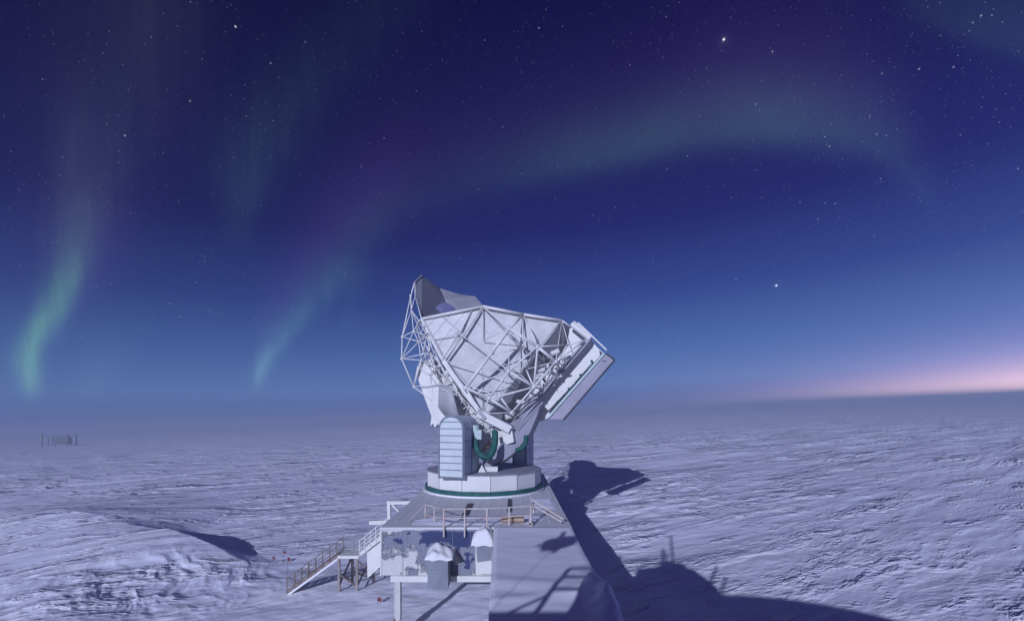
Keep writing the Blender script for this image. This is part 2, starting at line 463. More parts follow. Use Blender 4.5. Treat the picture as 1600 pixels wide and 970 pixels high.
snow_patch('roof_snow', XL+0.05, XR-0.02, 23.96, 27.2, 6.0-0.05, 0.24, B, 5, 110, 40, edge=0.3, thin=0.12)
snow_patch('roof_snow', 1.0, XR-0.02, 26.5, 33.2, 6.0-0.05, 0.30, B, 15, 40, 60, edge=0.3, thin=0.15)
# white edge beam and soffit
MB().box(XL+0.55, 23.86, 3.10, -0.99, 24.10, 3.417).build('edge_beam', M['white'], B, bevel=0.015)
MB().box(XL+0.6, 24.103, 3.16, XR-0.1, 45.6, 3.417).build('floor_slab', M['beam'], B)
# left corner strip and wall joints
MB().box(XL-0.03, 23.965, 3.42, XL+0.05, 23.997, 5.86).build('corner_trim', M['white'], B)
for u in (629.5, 707, 735):
    xa = (u-800)/700*24
    MB().box(xa-0.012, 23.985, 3.43, xa+0.012, 23.998, 5.85).build('wall_joint', M['trim'], B)
# posts under the floor
for (xa, ya) in ((-6.25, 24.4), (-6.25, 34), (-6.25, 44), (-1.6, 34), (-1.6, 44), (2.4, 34), (2.4, 44)):
    m = MB(); m.box(xa-0.17, ya-0.035, gz(xa,ya)-0.6, xa-0.13, ya+0.3, 3.157)
    m.box(xa+0.13, ya-0.035, gz(xa,ya)-0.6, xa+0.17, ya+0.3, 3.157); m.box(xa-0.127, ya+0.1, gz(xa,ya)-0.6, xa+0.127, ya+0.14, 3.157)
    m.box(xa-0.127, ya-0.02, gz(xa,ya)-0.6, xa+0.127, ya+0.0, 3.157)
    po = m.build('support_post', M['post'], B)
    br = MB(); br.box(xa-0.30, ya-0.10, 0.55, xa+0.30, ya-0.04, 0.68); br.box(xa-0.22, ya-0.14, 0.3, xa-0.14, ya-0.04, 0.95); br.box(xa+0.16, ya-0.14, 0.3, xa+0.24, ya-0.04, 0.95)
    br.build('bracket', M['stairrail'], po)
# pipework bundle under the floor near the middle
pp = MB()
for k, xa in enumerate((-2.55, -2.3, -2.05, -1.8, -1.5, -1.25)):
    pp.path([(xa, 26.2, 3.17), (xa+0.03*k, 26.0, 2.75), (xa+0.10, 26.4, 2.35), (xa+0.25, 27.2, 2.2)], 0.08, 8)
pp.build('underfloor_pipe', M['white'], B, smooth=True)
# two snow-capped hoods on the front wall
def hood(u0, u1, vt, vb, depth, capv, name, mat, lip):
    a = P(u0, vb, 24-depth); b = P(u1, vt, 24-depth)
    y0 = 24-depth
    m = MB()
    t = 0.03
    m.box(a.x, y0, a.z, b.x, y0+t, b.z-lip)                     # face
    m.box(a.x, y0+t, a.z, a.x+t, 23.985, b.z-0.1)               # sides
    m.box(b.x-t, y0+t, a.z, b.x, 23.985, b.z-0.1)
    m.prism([(a.x-0.05, y0-0.1, b.z-lip+0.003), (a.x-0.05, 23.985, b.z-0.06), (a.x-0.05, 23.985, b.z), (a.x-0.05, y0-0.1, b.z-lip+0.06)], (b.x-a.x+0.1, 0, 0))
    h = m.build(name, mat, B)
    return h, a, b, y0
h1, a, b, y0 = hood(668, 700, 868, 919.5, 1.05, 0, 'vent_hood', M['galv'], 0.12)
m = MB(); m.box(a.x+0.03, y0-0.012, (a.z+b.z)/2-0.02+0.14, b.x-0.03, y0-0.003, (a.z+b.z)/2+0.01+0.14); m.build('hood_seam', M['trim'], h1)
def cap(parent, x0, x1, y0, y1, z0, h, seed):
    nx, ny = 22, 18
    m = MB(); vs = []; fs = []
    q = random.Random(seed)
    for side in (0, 1):
        for i in range(nx):
            for j in range(ny):
                s, t = i/(nx-1)*2-1, j/(ny-1)*2-1
                # superellipse plan, domed profile with an overhanging front lip
                x = (x0+x1)/2 + s*(x1-x0)/2; y = (y0+y1)/2 + t*(y1-y0)/2
                e = max(0.0, 1-abs(s)**4)*max(0.0, 1-abs(t)**5)
                nz = math.sin(x*5.1+seed)*0.07 + math.sin(y*6.3+x*2.2+seed*2)*0.06 + math.sin(x*13+y*7)*0.03
                zt = z0 + (h*(0.45 + 0.55*(1-(s*0.9)**2)) + nz)*e**0.45 + 0.12*t
                zb = z0 - 0.10*(0.5-0.5*t)*e - 0.03 + 0.12*t + 0.04*math.sin(x*9+seed)
                vs.append((x, y, zt if side == 0 else min(zb, zt-0.01)))
    n = nx*ny
    for i in range(nx-1):
        for j in range(ny-1):
            k = i*ny+j
            fs.append((k, k+ny, k+ny+1, k+1)); fs.append((n+k, n+k+1, n+k+ny+1, n+k+ny))
    per = [i*ny for i in range(nx)] + [(nx-1)*ny+j for j in range(1, ny)] + [i*ny+ny-1 for i in range(nx-2, -1, -1)] + [j for j in range(ny-2, 0, -1)]
    for p, q2 in zip(per, per[1:]+per[:1]): fs.append((p, q2, n+q2, n+p))
    m.add(vs, fs)
    return m.build('snow_cap', M['capsnow'], parent, smooth=True)
cap(h1, a.x-0.12, b.x+0.28, y0-0.22, 23.97, b.z-0.02, 0.32, 3)
h2, a, b, y0 = hood(743, 768, 846, 896.5, 0.75, 0, 'vent_hood', M['white'], 0.1)
cap(h2, a.x-0.22, b.x+0.10, y0-0.2, 23.97, b.z-0.02, 0.68, 8)
m = MB(); m.prism([(a.x+0.1, y0-0.006, a.z+0.62), (b.x-0.02, y0-0.006, a.z+0.72), (b.x-0.02, y0-0.006, b.z-0.16), (a.x+0.02, y0-0.006, b.z-0.16)], (0, -0.006, 0)); m.build('bare_panel', M['galv'], h2)
# white vestibule wall standing left of the front corner
m = MB()
m.prism([P(573, 852, 31.6), P(597.5, 829, 31.6), P(640, 829, 31.6), P(640, 868, 31.6), P(598, 882, 31.6), P(574, 903, 31.6)], (0, 3.2, 0))
m.build('vestibule', M['white'], B, bevel=0.02)

# ------------------------------------------------------------------ snow covered low wing (near roof)
W = thing('low_wing', 'low wing with a broad flat roof under smooth shadowed snow in front', 'building', (1.5, 10, 0))
RX0 = -0.97
m = MB()
roofpts = [(-0.97, 23.9), (3.17, 23.9), (3.17, -1.0), (-0.3, -1.0)]
m.prism([(x, y, 0.2+SLOPE*x) for x, y in roofpts], (0, 0, 5.2)); m.build('wall', M['dark_wall'], W)
m = MB(); m.prism([(x, y, 5.43) for x, y in [(-0.985, 23.85), (3.19, 23.85), (3.19, -1.0), (-0.32, -1.0)]], (0, 0, 0.42)); m.build('roof', M['white'], W)
# the snow layer itself, a real sheet with depth
nx, ny = 90, 220
vs = []; fs = []
for j in range(ny):
    y = 23.84 + (-1.0-23.84)*j/(ny-1)
    xl = -0.975 + (0.655)*j/(ny-1); xr = 3.185
    for i in range(nx):
        x = xl + (xr-xl)*i/(nx-1)
        vs.append((x, y))
arr = np.array(vs); X, Y = arr[:, 0], arr[:, 1]
Zs = 5.90 + 0.10 + (fbm(X/2.5, Y/1.1, 101, 4)-0.5)*0.07 + 0.0*X
Zs += 0.06*sstep(22.2, 23.6, Y)
Zs += 0.07*np.exp(-((Y-16.2+0.3*X)/0.6)**2) + 0.05*np.exp(-((Y-14.6-0.25*X)/0.35)**2)
e = np.minimum(X-(-0.975+0.655*(23.84-Y)/24.84), 3.185-X)
Zs -= 0.05*np.exp(-(e/0.12)**2)
# wind drift banked along the outer edge
dd = np.exp(-((X-2.95)/0.5)**2)*np.exp(-((Y-14.2)/2.0)**2)
Zs += dd*0.55*(0.5+fbm(X/0.8, Y/0.9, 105, 3))
m = MB(); n0 = nx*ny
top = [(float(x), float(y), float(z)) for x, y, z in zip(X, Y, Zs)]
bot = [(float(x), float(y), 5.853) for x, y in zip(X, Y)]
fs = [(j*nx+i, j*nx+i+1, (j+1)*nx+i+1, (j+1)*nx+i) for j in range(ny-1) for i in range(nx-1)]
per = list(range(nx)) + [j*nx+nx-1 for j in range(1, ny)] + [(ny-1)*nx+i for i in range(nx-2, -1, -1)] + [j*nx for j in range(ny-2, 0, -1)]
fs += [(p, q, n0+q, n0+p) for p, q in zip(per, per[1:]+per[:1])]
m.add(top+bot, fs); m.build('roof_snow', M['roofsnow'], W, smooth=True)

# ------------------------------------------------------------------ roof railing
RL = thing('roof_railing', 'rusty white pipe guard railing along the front edge of the metal roof', 'railing', (-2, 24, 6))
def rp(u, v, Y): return P(u, v, Y)
rr = 0.032
for (u, vt, vb, Y) in ((693.5, 794.5, 838.5, 23.8), (726, 794.5, 838.5, 23.8), (761, 794, 834, 23.8), (795.5, 792, 820.5, 24.3), (829.5, 790, 820.5, 24.4), (833.5, 780.5, 801, 25.2)):
    MB().tube(P(u, vt, Y), P(u, vb, Y), 0.045, 8).build('post', M['rail'], RL)
for (u, vt, vb, Y) in ((664.5, 788, 815.5, 26.2), (678.5, 792, 822, 25.1)):
    MB().tube(P(u, vt, Y), P(u, vb, Y), 0.04, 8).build('post', M['rail'], RL)
MB().path([P(693.5, 795, 23.8), P(761, 794.3, 23.8), P(795.5, 792.5, 24.3), P(829.5, 790, 24.4)], rr, 8).build('top_rail', M['rail'], RL)
MB().path([P(664.5, 804, 26.2), P(688, 809.5, 24.3), P(693.5, 810, 23.8), P(761, 808.5, 23.8), P(795.5, 806.5, 24.3), P(829.5, 805, 24.4)], rr, 8).build('mid_rail', M['rail'], RL)
MB().path([P(664.5, 788, 26.2), P(686, 794.5, 24.6)], rr, 8).build('top_rail', M['rail'], RL)
MB().path([P(664.5, 788, 26.2), P(637, 816, 25.0)], rr, 8).build('brace', M['rail'], RL)
MB().path([P(833.5, 782, 25.2), P(881, 811, 24.6)], 0.045, 8).build('brace', M['rail'], RL)
MB().path([P(832, 789, 25.0), P(878, 815, 24.5)], 0.045, 8).build('brace', M['rail'], RL)
MB().path([P(829.5, 790, 24.4), P(833.5, 783, 25.2)], rr, 8).build('top_rail', M['rail'], RL)
m = MB(); m.box(0.95, 24.15, 6.06, 1.12, 24.9, 6.16); m.box(0.95, 24.15, 6.0, 1.05, 24.3, 6.5); m.build('base_plate', M['rail'], RL)
m = MB(); c0 = P(783, 812.5, 24.9); c1 = P(819, 811, 24.9); c0.z = c1.z = 6.2
m.tube(c0, c1, 0.15, 16)
tag(m.build('pipe_roll', M['tan'], None, bevel=0.02), 'short tan roll lying on the roof behind the railing', 'roll')

# ------------------------------------------------------------------ gantry frame beyond the roof's left edge
G = thing('gantry_frame', 'white steel gantry frame with a diagonal brace standing behind the roof edge', 'frame', P(607, 830, 37))
MB().beam(P(609.5, 870, 37), P(607.5, 782, 37), 0.26, 0.26, (0,1,0)).build('post', M['white'], G)
MB().beam(P(609.8, 785, 37), P(662, 784.5, 37), 0.24, 0.26).build('crossbeam', M['white'], G)
MB().beam(P(613, 788, 37), P(634, 811, 37), 0.14, 0.14, (0,1,0)).build('brace', M['white'], G)
MB().beam(P(660, 870, 37), P(659, 787.5, 37), 0.26, 0.26, (0,1,0)).build('post', M['white'], G)
MB().beam(P(577.5, 816, 35), P(612, 814.5, 35), 0.3, 0.28).build('landing_edge', M['white'], G)

# ------------------------------------------------------------------ entrance staircase
S = thing('entrance_stair', 'snowy two flight steel staircase with open railings climbing to the building', 'staircase', (-14, 34, 0))
foot0, foot1 = P(449, 899, 35.2), P(459, 903, 34.0)
la = P(528, 861, 32.6); lb = P(561, 863, 31.4)
D = Vector((0, 1.15, 0))
lz = 2.15
LX0, LX1, LY0, LY1 = P(527,0,31.3).x, P(560,0,31.3).x, 31.3, 32.6
# lower flight
f0 = Vector((P(447, 902, 31.4).x, 31.4, gz(-15.8, 31.4)+0.05)); f1 = Vector((LX0, 31.4, lz))
def flight(a, b, width, steps, tag_, mat):
    for yy in (0.0, width):
        o = Vector((0, yy, 0)); m = MB()
        m.prism([a+o+Vector((0,0,-0.12)), b+o+Vector((0,0,-0.16)), b+o+Vector((0,0,0.12)), a+o+Vector((0,0,0.16))], (0, 0.06, 0))
        m.build('stringer', mat, S)
    t = MB()
    for k in range(steps):
        p = a.lerp(b, (k+0.5)/steps)
        t.box(p.x-0.15, p.y+0.065, p.z-0.02, p.x+0.15, p.y+width-0.005, p.z+0.03)
    t.build('tread', M['rust'], S)
flight(f0, f1, 1.15, 13, 'low', M['rust'])
m = MB(); m.beam(f0+Vector((0,-0.03,-0.2)), f1+Vector((0,-0.03,-0.22)), 0.05, 0.14); m.build('stringer_snow', M['capsnow'], S)
MB().box(LX0, 31.3, lz-0.18, LX1, 32.65, lz+0.02).build('landing', M['white'], S)
u0 = Vector((LX1, 31.4, lz)); u1 = Vector((P(597, 822, 31.4).x, 31.4, P(597, 838, 31.4).z))
flight(u0, u1, 1.15, 10, 'up', M['white'])
def stair_rail(a, b, yo, n, mat, top=True):
    o = Vector((0, yo, 0))
    for k in range(n):
        p = a.lerp(b, (k+0.15)/(n-0.7)) + o
        MB().tube(p + Vector((0,0,-0.05)), p + Vector((0,0,1.0)), 0.032, 6).build('post', mat, S)
    for hh, r_ in ((1.0, 0.035), (0.68, 0.022), (0.42, 0.022), (0.18, 0.02)):
        MB().tube(a+o+Vector((0,0,hh)), b+o+Vector((0,0,hh)), r_, 6).build('rail', mat, S)
stair_rail(f0, f1, -0.02, 8, M['rust']); stair_rail(f0, f1, 1.2, 8, M['rust'])
stair_rail(Vector((LX0,31.3,lz)), Vector((LX1-0.1,31.3,lz)), 1.33, 3, M['stairrail'])
stair_rail(u0, u1, -0.02, 5, M['white']); stair_rail(u0, u1, 1.2, 5, M['white'])
legs = []
for (xx, yy, mm) in ((LX0+0.1, 31.36, 'leg'), (LX1-0.12, 31.36, 'leg'), (LX0+0.6, 32.6, 'rust'), (LX1+0.55, 33.0, 'rust')):
    legs.append((xx, yy)); MB().box(xx-0.075, yy-0.075, gz(xx,yy)-0.3, xx+0.075, yy+0.075, lz-0.183).build('support_leg', M[mm], S)
def brace(i, j, za, zb):
    MB().beam((legs[i][0], legs[i][1], za), (legs[j][0], legs[j][1], zb), 0.09, 0.09).build('brace', M['rust'], S)
g0 = gz(LX0, 31.5)
for (i, j) in ((0,1),(1,3),(0,2),(2,3)):
    brace(i, j, g0+1.25, g0+0.35); 
brace(1, 3, g0+0.4, lz-0.3); brace(0, 2, g0+0.4, lz-0.35); brace(2, 3, lz-0.35, g0+0.5)

# ------------------------------------------------------------------ marker flags
def flag(u, v, Y, pole_h, label, w=0.32, hh=0.3):
    x = (u-800)/700*Y; z = CAM_Z-(v-648)/700*Y; g = gz(x, Y)
    t = thing('marker_flag', label, 'flag', (x, Y, g), 'marker flags in the snow')
    top = max(z + hh/2, g+0.45)
    MB().tube((x, Y, g-0.1), (x, Y, top), 0.018, 6).build('pole', M['flagpole'], t)
    m = MB(); n = 5; vs = []
    for k in range(n):
        s = k/(n-1)
        vs += [(x+0.02+w*s, Y+0.05*math.sin(s*5), top-hh-0.05*s), (x+0.02+w*s, Y+0.05*math.sin(s*5), top-0.03*s)]
    fsx = [(2*k, 2*k+2, 2*k+3, 2*k+1) for k in range(n-1)]
    o = m.add(vs, fsx).build('cloth', M['red'], t); so = o.modifiers.new('thick', 'SOLIDIFY'); so.thickness = 0.01
flag(426, 871, 37.5, 1.4, 'red marker flag on a thin pole, leftmost beyond the stair foot', 0.24, 0.2)
flag(443, 862, 39.5, 1.4, 'small faded red flag farthest back behind the stair foot', 0.24, 0.2)
flag(449.5, 873, 34.3, 1.4, 'dark red marker flag rising right at the foot of the stair', 0.22, 0.26)
flag(590, 939, 29.0, 0.5, 'little red flag low in the snow left of the white building post', 0.24, 0.26)

# ------------------------------------------------------------------ telescope
TX, TY = -2.30, 37.05
T = thing('radio_telescope', 'huge white radio telescope with truss backed dish on a round base ring', 'telescope', (TX, TY, 6.0))
rot = R(-90 + 9)
NR = 14
ring = MB().ngon_drum(TX, TY, 4.68, 6.42, 7.55, NR, rot).build('base_ring', M['white'], T, bevel=0.015)
MB().ngon_drum(TX, TY, 4.76, 7.553, 7.62, NR, rot).build('ring_lid', M['beam'], ring, bevel=0.015)
MB().ngon_drum(TX, TY, 4.80, 6.13, 6.417, 56, rot).build('seal_band', M['green'], ring, smooth=False)
MB().ngon_drum(TX, TY, 4.95, 5.95, 6.127, 56, rot).build('snow_collar', M['capsnow'], ring)
for k in range(NR):
    a = rot + 2*math.pi*k/NR
    MB().tube((TX+math.cos(a)*4.69, TY+math.sin(a)*4.69, 6.43), (TX+math.cos(a)*4.69, TY+math.sin(a)*4.69, 7.54), 0.018, 6).build('panel_joint', M['trim'], ring)

# arched bearing towers
def tower(FL, FR, dvec, zb, zt, name, panels=True):
    FL = Vector((FL[0], FL[1], 0)); FR = Vector((FR[0], FR[1], 0)); dv = Vector((dvec[0], dvec[1], 0))
    wv = FR-FL; wd = wv.length; rad = wd/2; w1 = wv.normalized(); dn = dv.normalized()
    def prof(inset=0.0, steps=14):
        pts = [(inset, zb), (wd-inset, zb)]
        for k in range(steps+1):
            a = math.pi*k/steps
            pts.append((rad + (rad-inset)*math.cos(a), zt-rad + (rad-inset)*math.sin(a)))
        return pts
    def at(s, z, d): return FL + w1*s + dn*d + Vector((0,0,z))
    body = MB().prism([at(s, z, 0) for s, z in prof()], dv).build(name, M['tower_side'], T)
    # frame round the front face
    outer = prof(0.0); inner = prof(0.10)
    fr = MB()
    for i in range(len(outer)):
        j = (i+1) % len(outer)
        q = [outer[i], outer[j], inner[j], inner[i]]
        fr.prism([at(s, z, -0.003) for s, z in q], -dn*0.07)
    fr.build('frame', M['trim'], body)
    if panels: MB().prism([at(s, z, -0.001) for s, z in prof(0.02)], -dn*0.002).build('panel_backing', M['trim'], body)
    # front panels
    zs = [zb+0.10] + [zb + 0.12 + (zt-rad*0.45-zb-0.12)*k/8 for k in range(1, 9)] + [zt]
    inn = prof(0.12, 40)
    def halfw(z):
        if z <= zt-rad: return rad-0.12
        q = (rad-0.12)**2-(z-(zt-rad))**2
        return math.sqrt(max(q, 0.0))
    for k in range(len(zs)-1 if panels else 0):
        za, zb2 = zs[k]+0.035, zs[k+1]-0.035
        if k == len(zs)-2: zb2 = zt-0.13
        st = [za + (zb2-za)*i/6 for i in range(7)]
        right = [(rad+halfw(z), z) for z in st]; left = [(rad-halfw(z), z) for z in reversed(st)]
        if halfw(st[-1]) < 0.01: left = left[1:]
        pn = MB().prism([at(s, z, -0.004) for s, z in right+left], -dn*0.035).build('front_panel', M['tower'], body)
    # side sheets with dark joints following the arch
    jn = MB()
    for d in (0.02, 0.5, 0.97):
        pts = prof(-0.012)[1:]
        jn.path([at(s, z, dv.length*d) for s, z in pts], 0.035, 6)
    for z in (zb+1.6, zb+2.7, zt-rad):
        jn.beam(at(wd+0.004, z, 0.1), at(wd+0.004, z, dv.length-0.05), 0.03, 0.05)
    jn.build('side_joint', M['trim'], body)
    return body, at, wd, dv.length
t1, at, wd, dl = tower((-5.37, 32.75), (-3.45, 32.10), (0.86, 2.9), 7.4, 11.95, 'bearing_tower')
# the second tower half hidden behind the yoke
t2, at2, _, _ = tower((0.05, 39.6), (1.25, 39.2), (0.7, 2.2), 7.4, 10.7, 'bearing_tower', False)
# drum-shaped housing on the flank and cable loops
m = MB(); c = at(wd+0.25, 10.6, dl*0.72)
m.box(c.x-0.28, c.y-0.45, c.z-0.45, c.x+0.30, c.y+0.45, c.z+0.28); m.build('cable_box', M['seafoam'], T, bevel=0.03)
def smooth_path(pts, n=40):
    pts = [Vector(p) for p in pts]; out = []
    q = [pts[0]*2-pts[1]] + pts + [pts[-1]*2-pts[-2]]
    for i in range(1, len(q)-2):
        for k in range(n // (len(pts)-1)):
            t = k/(n//(len(pts)-1)); a, b, c_, d = q[i-1], q[i], q[i+1], q[i+2]
            out.append(0.5*((2*b)+(c_-a)*t+(2*a-5*b+4*c_-d)*t*t+(3*b-a-3*c_+d)*t**3))
    return out + [pts[-1]]
def sleeve(pts, r, name):
    path = smooth_path(pts, 72); m = MB()
    m.path(path, r, 12)
    for i in range(2, len(path)-2, 3):
        d = (path[i+1]-path[i]).normalized()
        m.path([path[i]-d*0.03, path[i]+d*0.03], r*1.10, 12)
    return m.build(name, M['green'], T, smooth=True)
sleeve([P(742, 677, 34.0), P(743, 690, 33.8), P(747, 705, 33.6), P(755.5, 713, 33.5), P(764.5, 712.5, 33.6), P(770.5, 703, 33.8), P(773.5, 688, 34.2), P(773, 673, 34.6)], 0.24, 'cable_loop')
sleeve([P(822, 680, 35.0), P(821.5, 689, 34.9), P(817, 698.5, 34.8), P(806, 703.5, 35.0)], 0.17, 'cable_loop')
MB().tube(P(742, 664, 34.0), P(742, 678, 34.0), 0.33, 14).build('cable_collar', M['seafoam'], T)
m = MB(); m.tube(P(768, 688, 35.5), P(755, 704, 35.2), 0.13, 10); m.build('actuator', M['tan'], T)
# white hub between the towers
m = MB(); m.slab([P(748, 672, 36), P(782, 664, 36), P(786, 690, 36), P(764, 716, 36), P(757, 726, 36), P(748, 708, 36)], 1.6); m.build('hub', M['white'], T, bevel=0.03)
m = MB(); m.box(-2.15, 34.6, 7.625, -1.1, 35.4, 8.0); m.prism([(-2.6,34.2,7.625),(-2.0,34.2,7.625),(-2.3,34.2,8.2)],(0,0.9,0)); m.build('pedestal_block', M['white'], T, bevel=0.02)

# elevation cradle: curved underside
arc = [P(753,733,34.8), P(772,727,35), P(791,717,35.2), P(805,706,35.4), P(817,692,35.6), P(828,676,35.8), P(838,652,36)]
inn = [P(846,628,36.2), P(815,655,35.9), P(801,670,35.7), P(790,688,35.4), P(775,706,35.1), P(757,725,34.9)]
m = MB().prism(arc+inn, (0.5, 2.0, 0)); m.build('elevation_cradle', M['tray'], T, bevel=0.04)
m = MB().path([p+Vector((0.02,-0.05,-0.06)) for p in arc[:5]], 0.09, 8); m.build('gear_rack', M['dark'], T, smooth=True)
# cabin support (light) beneath the dish
m = MB().slab([P(782,667,35.2), P(800,673,35.0), P(803,690,35.0), P(792,694,35.2), P(785,688,35.3)], 0.5); m.build('bracket_plate', M['white'], T)

# dish back skin
sk = dict(F=P(659.4,497.2,36.9), E=P(754.4,477.8,36.6), G=P(817.3,490.5,37.2), H=P(877.9,499.6,37.8), J=P(688.5,561.5,35.3),
          K=P(754,648,35.1), Q=P(841,549,36.9), K2=P(762,644,35.6), Hq=P(849,541,36.9))
m = MB().slab([sk['F'], sk['E'], sk['J']], 0.12); m.build('skin_panel', M['skin'], T)
m = MB().slab([sk['E'], sk['Q'], sk['K2'], sk['K'], sk['J']], 0.12); m.build('skin_panel', M['skin'], T)
m = MB().slab([sk['E'], sk['H'], sk['Hq'], sk['Q']], 0.12); m.build('skin_panel', M['skin'], T)
# thin seams lying over the skin
m = MB()
for a_, b_ in ((Z1(380,310,36.5), Z1(490,405,36.05)), (Z1(650,250,36.5), Z1(655,470,36.0)), (Z1(400,590,35.25), Z1(640,860,35.0))):
    m.tube(a_+Vector((0,-0.05,0)), b_+Vector((0,-0.05,0)), 0.02, 6)
def onskin(pa, pb, pc, i, j): return sk[pa].lerp(sk[pb], i).lerp(sk[pc], j)
for t in (0.25, 0.5, 0.75):
    a_ = sk['E'].lerp(sk['J'], t); b_ = sk['Q'].lerp(sk['K2'], t); m.tube(a_+Vector((0,-0.01,0)), b_+Vector((0,-0.01,0)), 0.016, 6)
    a_ = sk['F'].lerp(sk['E'], t); b_ = sk['F'].lerp(sk['J'], t); m.tube(a_+Vector((0,-0.01,0)), b_+Vector((0,-0.01,0)), 0.016, 6)
for t in (0.33, 0.66):
    a_ = sk['E'].lerp(sk['H'], t); b_ = sk['Q'].lerp(sk['Hq'], t); m.tube(a_+Vector((0,-0.01,0)), b_+Vector((0,-0.01,0)), 0.016, 6)
m.build('skin_seam', M['beam'], T)
# the closed shade shield beyond the rim and the mirror glimpsed inside
A = [P(647.5,441.4,41.5), P(658.9,430.4,42.6), P(686.7,450.0,44.6), P(699,476,43.2), P(700,500,42), P(659,498.5,38.4)]
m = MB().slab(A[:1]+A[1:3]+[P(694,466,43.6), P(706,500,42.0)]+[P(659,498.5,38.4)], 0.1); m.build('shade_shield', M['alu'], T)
m = MB().slab([P(686.9,450.0,44.7), P(718,459.8,44.4), P(742.5,463.0,43.0), P(754.6,477,40.6), P(754,500,40), P(706.4,500,42.1), P(694.4,466,43.7)], 0.1); m.build('shade_shield', M['alu_mid'] if 'alu_mid' in M else M['alu'], T)
m = MB(); pts = []
for k in range(16):
    a = math.pi*k/15
    pts.append(P(695 - 23*math.cos(a), 505 - 32*math.sin(a), 41.3))
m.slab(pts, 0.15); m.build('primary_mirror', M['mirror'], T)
# pale strut rim around the shield's outer edge
MB().path([P(647.5,441.0,41.3), P(658.9,430.0,42.4)], 0.06, 6).build('shield_rim', M['beam'], T)

# inner shell closing the dish and cabin behind the skin
m = MB().slab([P(662,500,39.0), P(754,482,39.6), P(878,503,39.6), P(912,535,39.2), P(866,600,38.8), P(800,662,38.4), P(756,645,38.2), P(700,570,38.4)], 0.3); m.build('inner_shell', M['white'], T)
m = MB().slab([P(905,515,39.2), P(943,552,38.2), P(866,650,37.8), P(806,669,37.6), P(800,655,38.4), P(866,600,38.8)], 0.2); m.build('cabin_back', M['white'], T)
m = MB().slab([P(659,498,38.6), P(706,500,42.1), P(754,500,40.2), P(765,560,39.7), P(705,560,39.7)], 0.15); m.build('inner_shell', M['alu'], T)
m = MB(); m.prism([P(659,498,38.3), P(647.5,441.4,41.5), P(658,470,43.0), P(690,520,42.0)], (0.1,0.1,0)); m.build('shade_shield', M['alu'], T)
# receiver cabin: dark faces turned down and away
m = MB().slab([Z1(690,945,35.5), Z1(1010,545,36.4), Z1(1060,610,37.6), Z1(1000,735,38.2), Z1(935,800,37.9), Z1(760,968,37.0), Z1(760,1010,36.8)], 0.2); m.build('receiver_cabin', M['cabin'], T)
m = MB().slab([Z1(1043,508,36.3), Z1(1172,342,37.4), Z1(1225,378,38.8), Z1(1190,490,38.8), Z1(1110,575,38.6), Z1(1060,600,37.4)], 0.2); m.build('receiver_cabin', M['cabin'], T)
# lit equipment and ducts below the cabin
eq = [((1010,670),(1070,660),0.2), ((990,720),(1050,700),0.25), ((1060,745),(1110,690),0.25), ((1100,560),(1150,540),0.22), ((870,870),(930,880),0.18), ((960,850),(1010,830),0.22), ((1090,690),(1160,650),0.2), ((800,975),(850,965),0.25)]
for (p, q, r_) in eq:
    MB().tube(Z1(p[0],p[1],36.4), Z1(q[0],q[1],36.6), r_, 10).build('equipment_pod', M['white'], T, bevel=0.05)
q = random.Random(21)
for i in range(16):
    t = q.random(); p = Z1(1000 + t*150 + q.uniform(-40, 40), 840 - t*260 + q.uniform(-50, 50), 36.1 + q.uniform(-0.2, 0.3))
    d = Vector((q.uniform(-1,1), q.uniform(-0.3,0.3), q.uniform(-1,1))).normalized() * q.uniform(0.2, 0.5)
    if i % 2: MB().beam(p, p+d, q.uniform(0.12,0.3), q.uniform(0.12,0.25)).build('equipment_box', M['white' if i % 4 == 1 else 'beam'], T, bevel=0.02)
    else: MB().path([p, p+d, p+d+Vector((0.25,0,-0.3))], q.uniform(0.03,0.06), 6).build('pipe', M['tube' if i % 4 else 'dark'], T)
# white slab (cabin deck) and long box beams
sl = [P(891,509.5,37.8), P(897,503,37.8), P(922,529,37.6), P(936,545,37.4), P(938,556,37.4), P(857,641,36.8), P(850,634,36.8), P(826,656,36.6), P(815,668,36.5), P(806,664,36.5), P(845,622,36.9), P(872,580,37.4), P(884,548,37.6)]
m = MB().slab(sl, 0.35); m.build('cabin_deck', M['white'], T, bevel=0.03)
MB().beam(P(921,531,36.8), P(816,655,35.9), 0.42, 0.55, (0.6,0.0,0.8)).build('support_beam', M['beam'], T, bevel=0.02)
MB().beam(P(842,624,36.4), P(803,668,35.7), 0.62, 0.75, (0.6,0.2,0.8)).build('support_beam', M['beam'], T, bevel=0.02)
MB().tube(P(893,506,36.9), P(922,529,36.6), 0.24, 12).build('cross_tube', M['white'], T)
MB().tube(P(903,504,36.9), P(948,547,36.0), 0.07, 8).build('edge_pole', M['tube'], T)
MB().tube(P(897,502,36.9), P(925,526,36.5), 0.05, 8).build('edge_pole', M['tube'], T)
